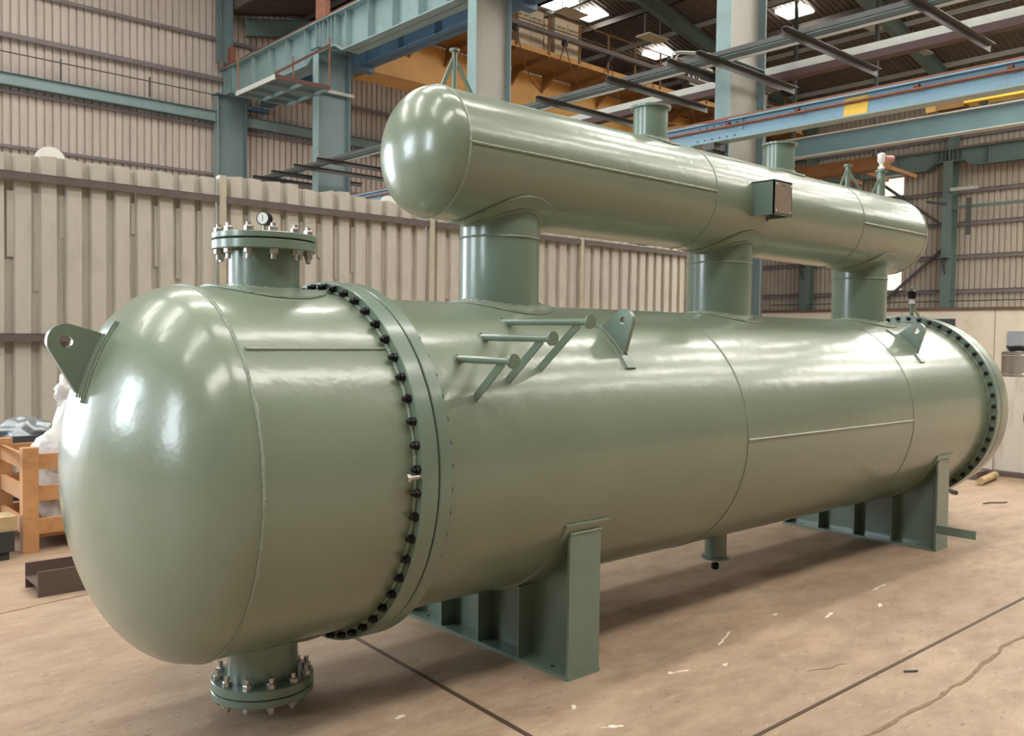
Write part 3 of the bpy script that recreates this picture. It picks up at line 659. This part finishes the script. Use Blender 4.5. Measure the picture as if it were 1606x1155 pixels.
def fillet(xn, rr, r, zc, sg, parent, w=.011):
    rnd = random.Random(int(xn*77)); pts = []
    for i in range(90):
        th = 2*pi*i/90; y = rr*sin(th); pts.append((xn+rr*cos(th), y, zc+sg*sqrt(max(r*r-y*y, 1e-5))))
    MB().path(pts, [w*rnd.uniform(.7, 1.25) for _ in pts], 6, closed=True).build('weld_bead', WELD, parent)

# risers between shell and drum
for x, r in ((1.056, .2068), (2.998, .2095), (4.928, .2091)):
    o = MB().rev([(ZC+.55, r), (ZD-.1, r)], 'Z', (x, 0, 0), 72).build('riser', PAINT_FINE, HX)
    pts = [(x+(r+.001)*cos(2*pi*i/72), (r+.001)*sin(2*pi*i/72), 2.106) for i in range(72)]
    MB().path(pts, .006, 6, closed=True).build('weld_ring', WELD, o)
    wrap_pad(x, ZC, R, 1, r-.01, r+.075, .012, o); wrap_pad(x, ZD, RD, -1, r-.01, r+.085, .012, o)
    fillet(x, r+.004, R+.012, ZC, 1, o); fillet(x, r+.002, RD+.012, ZD, -1, o, .008)
# open drum nozzles
for x in (2.257, 3.70):
    o = MB().rev([(ZD+.25, .104), (3.005, .104)], 'Z', (x, 0, 0), 56).build('drum_nozzle', PAINT_FINE, HX)
    MB().rev([(2.992, .10), (2.992, .1235), (3.006, .1235), (3.006, 0)], 'Z', (x, 0, 0), 56).build('rim', PAINT_FINE, o)
    wrap_pad(x, ZD, RD, 1, .095, .175, .010, o); fillet(x, .106, RD+.01, ZD, 1, o, .009)

# channel nozzles with bolted blind flanges
VA = .46
VD = Vector((sin(VA), cos(VA), 0)); VR = Vector((cos(VA), -sin(VA), 0))
def channel_nozzle(z_sh, z0, z1, z2, z3, sg, name):
    xn = -.259
    o = MB().rev([(z_sh, .146), (z0, .146)], 'Z', (xn, 0, 0), 64).build(name, PAINT_FINE, HX)
    b_ = .003
    lo, hi = sorted((z0, z1)); MB().rev([(lo, .12), (lo, .2135-b_), (lo+b_, .2135), (hi-b_, .2135), (hi, .2135-b_), (hi, .12)], 'Z', (xn,0,0), 72).build('flange', PAINT_FINE, o)
    lo, hi = sorted((z1, z2)); MB().rev([(lo, .18), (lo, .2), (hi, .2), (hi, .18)], 'Z', (xn,0,0), 64).build('gasket', GASK, o)
    lo, hi = sorted((z2, z3)); MB().rev([(lo, 0), (lo, .2135-b_), (lo+b_, .2135), (hi-b_, .2135), (hi, .2135-b_), (hi, 0)], 'Z', (xn,0,0), 72).build('blind_flange', PAINT_FINE, o)
    mb = MB(); a = z0; b = z3
    mb.hexnut((0,0,a), (0,0,-sg), .0195, .021).tube((0,0,b), (0,0,a-sg*.043), .0105, 10)
    mb.hexnut((0,0,b), (0,0,sg), .0195, .021).tube((0,0,a), (0,0,b+sg*.034), .0105, 10)
    mz = mb.mesh('stud_bolt', ZINC, sharp=25)
    for k in range(12):
        al = radians(10.6+30*k); p = Vector((xn, 0, 0)) - VD*(.186*cos(al)) + VR*(.186*sin(al))
        place('stud_bolt', mz, o, (p.x, p.y, 0), (0, 0, rb.uniform(0, 1)))
    wrap_pad(xn, ZC, RC, 1 if sg > 0 else -1, .14, .255, .010, o); fillet(xn, .148, RC+.01, ZC, 1 if sg > 0 else -1, o, .009)
    return o
channel_nozzle(ZC+.66, 1.946, 1.983, 1.989, 2.014, 1, 'channel_nozzle')
channel_nozzle(ZC-.66, .146, .108, .103, .074, -1, 'channel_nozzle')
# pressure gauge
g = place('pressure_gauge', None, HX, (-.262, 0, 2.014))
MB().hexnut((-.262,0,2.014), (0,0,1), .019, .022).tube((-.262,0,2.03), (-.262,0,2.062), .007, 8).build('stem', ZINC, g)
gd = Vector((-.80, -.58, .0)).normalized(); gc = Vector((-.262, 0, 2.086))
MB().tube(gc-gd*.022, gc+gd*.012, .029, 28).build('case', BLACK, g)
MB().tube(gc+gd*.0121, gc+gd*.0125, .024, 28).build('dial', STEELW, g)
mb = MB(); gs = gd.cross(Vector((0,0,1))).normalized()
mb.bar(gc+gd*.0135+Vector((0,0,-.012)), gc+gd*.0135+Vector((0,0,.014)), .0022, .001, gd)
for k in range(9):
    a = radians(-135+270*k/8+90); dv = gs*cos(a)+Vector((0,0,1))*sin(a); mb.bar(gc+gd*.0132+dv*.016, gc+gd*.0132+dv*.0195, .0014, .0008, gd)
mb.build('pointer', BLACK, g, smooth=False)

# lifting lugs
def lug(fn, t, tip, rt, hole, b0, b1, base_out, pad_arc, pname):
    """outline in a 2D plane: round tip of radius rt, straight flanks to base points b0, b1"""
    T = Vector(tip); B0 = Vector(b0); B1 = Vector(b1)
    def tangent(P, sg):
        d = P-T; L = d.length; a = math.atan2(d.y, d.x); th = math.acos(rt/L); return a+sg*th
    def pick(P, other):
        best = None
        for sg in (-1, 1):
            a = tangent(P, sg); q = T+Vector((cos(a), sin(a)))*rt
            side = (q-P).cross(other-P) if hasattr(Vector((0,0)), 'cross') else 0
            s = abs((q-P).x*(other-P).y-(q-P).y*(other-P).x)/(q-P).length
            if best is None or s > best[0]: best = (s, a)
        return best[1]
    a0, a1 = pick(B0, B1), pick(B1, B0)
    mid = math.atan2(-( (B0+B1)/2-T).y, -((B0+B1)/2-T).x)
    while a0 - mid > pi: a0 -= 2*pi
    while a0 - mid < -pi: a0 += 2*pi
    while a1 - mid > pi: a1 -= 2*pi
    while a1 - mid < -pi: a1 += 2*pi
    outer = [B0] + [T+Vector((cos(a0+(a1-a0)*i/18), sin(a0+(a1-a0)*i/18)))*rt for i in range(19)] + [B1] + [Vector(q) for q in base_out]
    # resample ring around the hole
    N_ = 72; ring_o = []
    for i in range(N_):
        a = 2*pi*i/N_; d = Vector((cos(a), sin(a))); bestt = None
        for j in range(len(outer)):
            P, Q = outer[j], outer[(j+1) % len(outer)]; e = Q-P; den = d.x*e.y-d.y*e.x
            if abs(den) < 1e-12: continue
            w = P-T; tt = (w.x*e.y-w.y*e.x)/den; ss = (w.x*d.y-w.y*d.x)/den
            if tt > 0 and -1e-6 <= ss <= 1+1e-6 and (bestt is None or tt < bestt): bestt = tt
        ring_o.append(T+d*(bestt or rt))
    ring_i = [T+Vector((cos(2*pi*i/N_), sin(2*pi*i/N_)))*hole for i in range(N_)]
    vs = [fn(p.x, p.y, -t/2) for p in ring_o]+[fn(p.x, p.y, -t/2) for p in ring_i]+[fn(p.x, p.y, t/2) for p in ring_o]+[fn(p.x, p.y, t/2) for p in ring_i]
    fs = []
    for i in range(N_):
        j = (i+1) % N_
        fs += [(i, j, N_+j, N_+i), (2*N_+j, 2*N_+i, 3*N_+i, 3*N_+j), (j, i, 2*N_+i, 2*N_+j), (N_+i, N_+j, 3*N_+j, 3*N_+i)]
    return MB().add(vs, fs).build(pname, PAINT_FINE, HX, sharp=30)
for xl in (1.41, 4.75):
    fn = lambda u, v, q, xl=xl: (xl+q, u, v)
    ang0, ang1 = radians(123.5), radians(140)
    base = [(R+.012)*cos(a) for a in (ang0, ang1)], [ZC+(R+.012)*sin(a) for a in (ang0, ang1)]
    o = lug(fn, .024, (-.556, 1.690), .060, .021, (base[0][0], base[1][0]), (base[0][1], base[1][1]), [((R-.02)*cos(a), ZC+(R-.02)*sin(a)) for a in (radians(138), radians(132), radians(126))], None, 'lifting_lug')
    mb = MB(); k = 24; vs = []
    for i in range(k+1):
        a = radians(117+(146-117)*i/k)
        for rr, xx in ((R-.002, -.035), (R+.012, -.033), (R+.012, .033), (R-.002, .035)): vs.append((xl+xx, rr*cos(a), ZC+rr*sin(a)))
    fs = [(4*i+j, 4*i+j+1, 4*i+j+5, 4*i+j+4) for i in range(k) for j in range(3)] + [(0,1,2,3), (4*k+3, 4*k+2, 4*k+1, 4*k)]
    mb.add(vs, fs).build('pad', PAINT_FINE, o)
    for s in (-1, 1):
        MB().path([(xl+s*.014, (R+.013)*cos(a), ZC+(R+.013)*sin(a)) for a in [radians(123+17*i/20) for i in range(21)]], .006, 6).build('weld_bead', WELD, o)
        MB().path([(xl+s*.035, R*cos(a), ZC+R*sin(a)) for a in [radians(117+29*i/24) for i in range(25)]], .006, 6).build('weld_bead', WELD, o)
def dome_pt(a, off=0):       # meridian y = 0 of the channel head, a from the apex axis
    p = Vector((XB-DOME*cos(a), ZC+RC*sin(a))); nrm = Vector((-cos(a)/DOME, sin(a)/RC)).normalized(); return p+nrm*off
a_lo, a_hi = asin((1.352-ZC)/RC), asin((1.585-ZC)/RC)
fn = lambda u, v, q: (u, q, v)
o = lug(fn, .028, (-1.040, 1.563), .065, .023, tuple(dome_pt(a_hi, .012)), tuple(dome_pt(a_lo, .012)), [tuple(dome_pt(a, -.02)) for a in (a_lo+.08, (a_lo+a_hi)/2, a_hi-.08)], None, 'lifting_lug')
vs = []; k = 24
for i in range(k+1):
    a = asin((1.335-ZC)/RC)+(asin((1.635-ZC)/RC)-asin((1.335-ZC)/RC))*i/k
    for off, yy in ((-.002, -.038), (.013, -.036), (.013, .036), (-.002, .038)):
        p = dome_pt(a, off); vs.append((p.x, yy, p.y))
fs = [(4*i+j, 4*i+j+1, 4*i+j+5, 4*i+j+4) for i in range(k) for j in range(3)] + [(0,1,2,3), (4*k+3, 4*k+2, 4*k+1, 4*k)]
MB().add(vs, fs).build('pad', PAINT_FINE, o)
for s in (-1, 1):
    for yy, off, za, zb in ((.016, .014, 1.352, 1.585), (.037, .002, 1.335, 1.635)):
        MB().path([(dome_pt(a, off).x, s*yy, dome_pt(a, off).y) for a in [asin((za-ZC)/RC)+(asin((zb-ZC)/RC)-asin((za-ZC)/RC))*i/20 for i in range(21)]], .006, 6).build('weld_bead', WELD, o)

# bracket arms with round end plates on the shell side
for x, z, zb, yb in ((.343, 1.505, 1.344, -.66), (.556, 1.597, 1.412, -.625), (.778, 1.670, 1.461, -.593)):
    ysf = -sqrt(R*R-(z-ZC)**2)
    o = MB().tube((x, ysf+.03, z), (x, -.905, z), .0155, 16).build('bracket_arm', PAINT_FINE, HX)
    MB().rev([(-.918, 0), (-.918, .030), (-.904, .030), (-.904, 0)], 'Y', (x, 0, z), 28).build('end_plate', PAINT_FINE, o)
    MB().bar((x+.004, -.842, z-.008), (x+.016, yb+.01, zb-.008), .034, .008, (1,0,0)).build('brace', PAINT_FINE, o, smooth=False)
    MB().path([(x+.019*cos(2*pi*i/20), -sqrt(R*R-(z-ZC+.019*sin(2*pi*i/20))**2), z+.019*sin(2*pi*i/20)) for i in range(20)], .005, 6, closed=True).build('weld_bead', WELD, o)

# nameplate bracket on the drum
o = MB().prism([(-.295, 2.385), (-.46, 2.385), (-.46, 2.60), (-.27, 2.60)], lambda u, v, q: (q, u, v), 2.9, 2.908).prism([(-.295, 2.385), (-.46, 2.385), (-.46, 2.60), (-.27, 2.60)], lambda u, v, q: (q, u, v), 3.099, 3.107).box((2.9, -.46, 2.592), (3.107, -.25, 2.60)).box((2.9, -.46, 2.385), (3.107, -.452, 2.60)).build('nameplate_bracket', mat('bracket_paint', (98,118,106), .4, coat=.3), HX, smooth=False)
pl = MB().box((2.912, -.464, 2.397), (3.095, -.46, 2.588)).build('nameplate', PLATE, o, smooth=False); pl['label'] = 'brushed brown-grey metal nameplate'
for x in (2.922, 3.085):
    for z in (2.41, 2.575): MB().tube((x, -.468, z), (x, -.464, z), .006, 10).build('rivet', STEELW, o)
MB().box((2.99, -.466, 2.567), (3.02, -.464, 2.575)).build('slot', DARKG, o, smooth=False)
MB().rev([(0, 0), (.012, .008), (.03, .012), (.032, 0)], 'Z', (2.99, -.36, 2.353), 10).build('screw', DARKG, o)

# small instrument stubs on top
def stub(x, zt, zb, r, rcap, braces, capt=.012):
    o = MB().tube((x, 0, zb), (x, 0, zt), r, 20).build('instrument_stub', PAINT_FINE, HX)
    MB().rev([(zt, 0), (zt, rcap), (zt+capt, rcap), (zt+capt, 0)], 'Z', (x, 0, 0), 28).build('cap', PAINT_FINE, o)
    for bx, by, bz, ztop in braces:
        MB().bar((x+(r*.6 if bx > 0 else -r*.6), 0, ztop), (x+bx, by, bz), .022, .007, (0,1,0)).build('brace', PAINT_FINE, o, smooth=False)
    return o
dt = ZD+RD
stub(.745, 3.005, dt-.02, .0125, .026, [(-.085, 0, dt-.01, 2.965), (.125, 0, dt-.01, 2.965)])
stub(4.69, 2.985, dt-.02, .020, .034, [(-.13, 0, dt-.01, 2.955), (.27, 0, dt-.02, 2.955)])
o = stub(5.25, 3.015, dt-.06, .034, .050, [(-.17, 0, dt-.01, 2.96)])
MB().tube((5.25,0,3.025), (5.25,0,3.085), .016, 12).hexnut((5.25,0,3.04), (0,0,1), .028, .02).build('fitting', STEELW, o)
MB().rev([(0, 0), (0, .02), (.02, .032), (.075, .032), (.085, .02), (.085, 0)], 'Z', (5.25, 0, 3.085), 20).build('valve_body', STEELW, o)
MB().tube((5.27, -.02, 3.125), (5.33, -.06, 3.125), .028, 16).build('valve_cap', PINK, o)
o = stub(5.895, 1.93, 1.80, .016, .026, [(.17, -.02, 1.79, 1.93)])
MB().tube((5.895,0,1.94), (5.895,0,1.985), .018, 12).hexnut((5.895,0,1.945), (0,0,1), .026, .022).build('fitting', STEELW, o)
MB().rev([(0, 0), (0, .022), (.015, .036), (.065, .036), (.075, .02), (.09, .012), (.09, 0)], 'Z', (5.895, 0, 1.985), 20).tube((5.895, 0, 2.03), (5.84, -.02, 2.03), .022, 12).build('transmitter', BLACK, o)
# drain nozzle below
o = MB().rev([(.135, .0735), (.36, .0735)], 'Z', (3.023, 0, 0), 40).build('drain_nozzle', PAINT_FINE, HX)
MB().rev([(.128, 0), (.128, .0915), (.143, .0915), (.143, .07)], 'Z', (3.023, 0, 0), 40).build('rim', PAINT_FINE, o)
MB().tube((3.023,0,.128), (3.023,0,.10), .012, 12).build('stem', ZINC, o)
MB().rev([(.052, 0), (.052, .018), (.060, .026), (.088, .026), (.098, .018), (.10, 0)], 'Z', (3.023, 0, 0), 20).build('drain_plug', BLACK, o)

# saddles
YS, HS, WS = .641, .688, .209
def arc_z(y, r=R+.012): return ZC - sqrt(r*r-y*y)
for xs_ in (.9447, 4.9607):
    S = place('saddle', None, HX, (xs_+WS/2, 0, 0))
    MB().box((xs_-.003, -YS-.016, 0), (xs_+WS+.003, YS+.016, .018)).build('base_plate', PAINT_FINE, S, smooth=False)
    yy = [-YS+2*YS*i/32 for i in range(33)]
    poly = [(-YS, .018)] + [(YS, .018)] + [(y, arc_z(y)) for y in reversed(yy)]
    MB().prism(poly, lambda u, v, q: (q, u, v), xs_+.10, xs_+.112).build('web', PAINT_FINE, S, smooth=False)
    for s in (-1, 1): MB().box((xs_, s*(YS-.004), .018), (xs_+WS, s*(YS+.012), HS)).build('end_plate', PAINT_FINE, S, smooth=False)
    for y in (-.298, .014, .329):
        MB().box((xs_+.004, y-.006, .018), (xs_+.10, y+.006, arc_z(y)-.002)).build('rib', PAINT_FINE, S, smooth=False)
        MB().box((xs_+.112, y-.006, .018), (xs_+WS-.004, y+.006, arc_z(y)-.002)).build('rib', PAINT_FINE, S, smooth=False)
    vs = []; k = 40; am = radians(65)
    for i in range(k+1):
        a = -am+2*am*i/k
        for rr, xx in ((R-.002, xs_-.035), (R+.012, xs_-.033), (R+.012, xs_+WS+.053), (R-.002, xs_+WS+.055)): vs.append((xx, rr*sin(a), ZC-rr*cos(a)))
    fs = [(4*i+j, 4*i+j+1, 4*i+j+5, 4*i+j+4) for i in range(k) for j in range(3)] + [(0,1,2,3), (4*k+3, 4*k+2, 4*k+1, 4*k)]
    MB().add(vs, fs).build('wear_plate', PAINT, S)
    MB().path([(xs_+WS*i/10, -YS-.012, HS+.002) for i in range(11)], .006, 6).build('weld_bead', WELD, S)
    for y in (-.5, .5): MB().tube((xs_+.05, y, .0181), (xs_+.05, y, .0185), .012, 14).build('anchor_hole', GASK, S)
    if xs_ > 3: MB().box((xs_+.02, -.93, .135), (xs_+.032, -YS-.01, .20)).build('earthing_lug', PAINT_FINE, S, smooth=False)

# ------------------------------------------------------------------ floor details
STRIP = mat('floor_strip_steel', (78,58,44), rough=.6, var=.2, vscale=12)
MB().bar((.33, -2.4, -.008), (.545, 1.05, -.008), .024, .022).build('joint_strip', STRIP, fl, smooth=False)
MB().box((-1.5, -1.552, -.02), (12, -1.534, .003)).build('joint_strip', STRIP, fl, smooth=False)
CRK = mat('crack_filler', (136,112,90), rough=.9, var=.25, vscale=30)
rc = random.Random(9)
def flat_strip(pts, w, name, m, z=.0025, jit=.4):
    mb = MB(); vs = []; k = len(pts)
    for i, p in enumerate(pts):
        d = Vector(pts[min(i+1, k-1)])-Vector(pts[max(i-1, 0)]); nn = Vector((-d.y, d.x)).normalized()
        ww = w*(1+rc.uniform(-jit, jit))
        if i in (0, k-1): ww *= .2
        vs += [(p[0]+nn.x*ww, p[1]+nn.y*ww, z), (p[0]-nn.x*ww*(1+rc.uniform(-jit, jit)), p[1]-nn.y*ww, z)]
    vs += [(x, y, -.01) for x, y, zz in vs]; h = 2*k
    fs = [(2*i, 2*i+1, 2*i+3, 2*i+2) for i in range(k-1)] + [(h+2*i, 2*i, 2*i+2, h+2*i+2) for i in range(k-1)] + [(2*i+1, h+2*i+1, h+2*i+3, 2*i+3) for i in range(k-1)]
    return mb.add(vs, fs).build(name, m, fl, smooth=False)
flat_strip([(.9+.06*i, -1.865+.02*sin(i*.21)+.008*sin(i*.9)+.0012*i+rc.uniform(-.006, .006)) for i in range(80)], .009, 'floor_crack', CRK)
flat_strip([(-1.4+.09*i, 2.02+.014*i+rc.uniform(-.008, .008)) for i in range(16)], .006, 'floor_crack', CRK)
flat_strip([(1.9+.03*i, -1.3+.02*i*sin(i)*.1-.01*i) for i in range(1, 10)], .002, 'floor_scratch', CRK)
FLK = mat('white_paint_fleck', (228,218,202), rough=.7, var=.1, vscale=60)
for x, y, l, a in ((3.26, -1.03, .10, .4), (2.02, -.77, .26, .35), (.74, -1.11, .10, -.5), (1.44, -.91, .12, -.3), (2.83, -.93, .14, .2), (3.65, -.84, .20, .1), (.13, -.47, .05, 0), (.76, -.87, .05, 1), (1.7, -1.0, .05, .3), (2.6, -.72, .06, .3)):
    k = 7; flat_strip([(x+l*(i/k-.5)*cos(a)+rc.uniform(-.004, .004), y+l*(i/k-.5)*sin(a)+rc.uniform(-.004, .004)) for i in range(k+1)], .004 if l > .15 else .009, 'paint_fleck', FLK, z=.002, jit=.8)
o = MB().tube((2.28, -1.62, .006), (2.34, -1.66, .006), .005, 8).build('welding_stub', DARKG); tag(o, 'short dark rod lying on the floor right of the joint strip', 'rod')

# ------------------------------------------------------------------ left background items
t = thing('wooden_crate', 'slatted orange wooden crate behind the channel head', 'crate', (.1, 3.9, 0))
for x, y in ((-.37, 3.5), (-.37, 4.25), (.62, 3.5), (.62, 4.25)): MB().box((x, y, 0), (x+.105, y+.09, .76)).build('post', WOOD, t, smooth=False)
for z in (.13, .37, .60):
    MB().box((-.265, 3.52, z), (.62, 3.55, z+.11)).build('slat', WOOD, t, smooth=False)
    MB().box((-.265, 4.29, z), (.62, 4.32, z+.11)).build('slat', WOOD, t, smooth=False)
    MB().box((-.35, 3.59, z), (-.32, 4.25, z+.11)).build('slat', WOOD, t, smooth=False)
    MB().box((.67, 3.59, z), (.70, 4.25, z+.11)).build('slat', WOOD, t, smooth=False)
MB().box((-.32, 3.55, .1), (.68, 4.29, .13)).build('floor_board', WOOD, t, smooth=False)
def blob(name, c, s, seed, m, amp=.22, fr=2.2, sub=4):
    bm = bmesh.new(); bmesh.ops.create_icosphere(bm, subdivisions=sub, radius=1)
    for v in bm.verts:
        p = v.co*fr+Vector((seed, seed*2, 0)); d = 1+amp*noise.noise(p)+amp*.5*abs(noise.noise(p*2.3))+amp*.25*noise.noise(p*5)
        v.co = Vector((v.co.x*s[0]*d, v.co.y*s[1]*d, max(v.co.z, -.7)*s[2]*d))
    me = bpy.data.meshes.new(name); bm.to_mesh(me); bm.free(); me.materials.append(m)
    for pgn in me.polygons: pgn.use_smooth = True
    return place(name, me, None, c)
o = blob('plastic_bag', (.15, 3.92, .50), (.36, .28, .50), 3.1, BAG); tag(o, 'crumpled white plastic bag heaped in the wooden crate', 'bag')
o = blob('plastic_bag', (.14, 4.0, 1.08), (.14, .13, .20), 8.4, BAG, .5, 1.6); tag(o, 'torn white plastic flap sticking up below the dome lifting lug', 'bag')
t = thing('steel_bench', 'dark steel bench frame against the fence at the left edge', 'bench', (-1, 4.9, 0))
for y in (4.5, 5.2): MB().box((-2.4, y, .66), (.6, y+.05, .74)).build('rail', GREYP, t, smooth=False)
MB().box((-2.4, 4.55, .60), (.6, 5.2, .63)).build('shelf', GREYP, t, smooth=False)
for x in (-2.4, -.45, .52):
    for y in (4.5, 5.18): MB().box((x, y, 0), (x+.06, y+.06, .66)).build('leg', GREYP, t, smooth=False)
MB().box((-2.4, 4.6, .2), (.5, 5.15, .23)).build('shelf', GREYP, t, smooth=False)
MB().bar((-.62, 3.4, .74), (-.36, 4.5, .74), .04, .04).build('side_rail', BROWNST, t, smooth=False)
o = blob('scrap_tray', (-.05, 4.88, .73), (.25, .2, .13), 1.2, GALV, .3); tag(o, 'grey scrap heaped on the dark steel bench', 'scrap')
t = thing('timber_stack', 'pale timber offcut on dark blocks at the left frame edge', 'timber', (-.7, 3.55, 0))
MB().box((-1.3, 3.4, .2), (-.43, 3.62, .30)).build('timber', WOODP, t, smooth=False)
MB().box((-1.3, 3.38, .06), (-.45, 3.7, .2)).build('dark_block', DARKW, t, smooth=False)
for x in (-1.25, -.62): MB().box((x, 3.4, 0), (x+.14, 3.68, .06)).build('skid', DARKW, t, smooth=False)
t = thing('steel_channel', 'brown steel channel offcut lying on the floor left of the vessel', 'steel channel', (-.2, 2.4, 0))
MB().box((-.57, 2.3, 0), (.35, 2.315, .155)).build('flange', BROWNST, t, smooth=False)
MB().box((-.57, 2.58, 0), (.35, 2.595, .155)).build('flange', BROWNST, t, smooth=False)
MB().box((-.57, 2.315, .06), (.35, 2.58, .075)).build('web', BROWNST, t, smooth=False)

# ------------------------------------------------------------------ right background items
t = thing('panel_barrier', 'low dirty white ribbed panel barrier behind the rear head', 'barrier', (9.7, -.4, 0))
for k in range(7):
    y = .98-.36*k
    MB().box((9.66, y-.34, .06), (9.70, y, 1.2)).build('panel', DIRTYW, t, smooth=False)
    MB().box((9.62, y-.36, .06), (9.72, y-.335, 1.2)).build('rib', DIRTYW, t, smooth=False)
MB().box((9.56, -1.6, .0), (9.74, 1.0, .06)).build('base_channel', BROWNST, t, smooth=False)
o = MB().path([(9.605, .20+.075*cos(a), .72+.16*sin(a)) for a in [2*pi*i/28 for i in range(28)]], .008, 6, closed=True).build('wire_loop', RUBBER); tag(o, 'black wire loop hanging on the dirty white barrier', 'wire')
t = thing('stainless_tank', 'shiny stainless drum behind the barrier at the right edge', 'tank', (10.75, .4, 0))
MB().rev([(0, 0), (0, .5), (1.49, .5), (1.5, .49), (1.5, 0)], 'Z', (10.75, .42, 0), 64).build('body', STAIN, t)
for z in (1.22, 1.46): MB().rev([(z-.01, .5), (z, .508), (z+.01, .5)], 'Z', (10.75, .42, 0), 64).build('bead', STAIN, t)
t = thing('hose_coil', 'coil of black hose lying on the stainless drum', 'hose', (10.7, .4, 1.5))
for r_, z in ((.40, 1.528), (.36, 1.545), (.42, 1.56)): MB().path([(10.72+r_*cos(2*pi*i/48), .42+r_*sin(2*pi*i/48), z+.006*sin(i)) for i in range(48)], .02, 8, closed=True).build('loop', RUBBER, t)
o = MB().tube((8.62, .378, .045), (9.28, .46, .05), .042, 14).build('wooden_log', WOODP); tag(o, 'short brown log on the floor behind the rear head', 'log')
o = MB().box((8.98, .55, 0), (9.3, .68, .09)).build('steel_block', BROWNST, smooth=False); tag(o, 'dark steel block beside the short brown log', 'block')
o = MB().tube((7.75, .30, .022), (8.1, .62, .022), .022, 12).build('steel_pipe', GREYP); tag(o, 'short dark pipe on the floor beside the rear saddle', 'pipe')
o = MB().path([(7.4, -.1, .006), (7.5, -.12, .008), (7.62, -.2, .006), (7.68, -.22, .006)], .006, 6).build('wire_offcut', RUBBER); tag(o, 'thin dark wire offcut lying right of the rear saddle', 'wire')
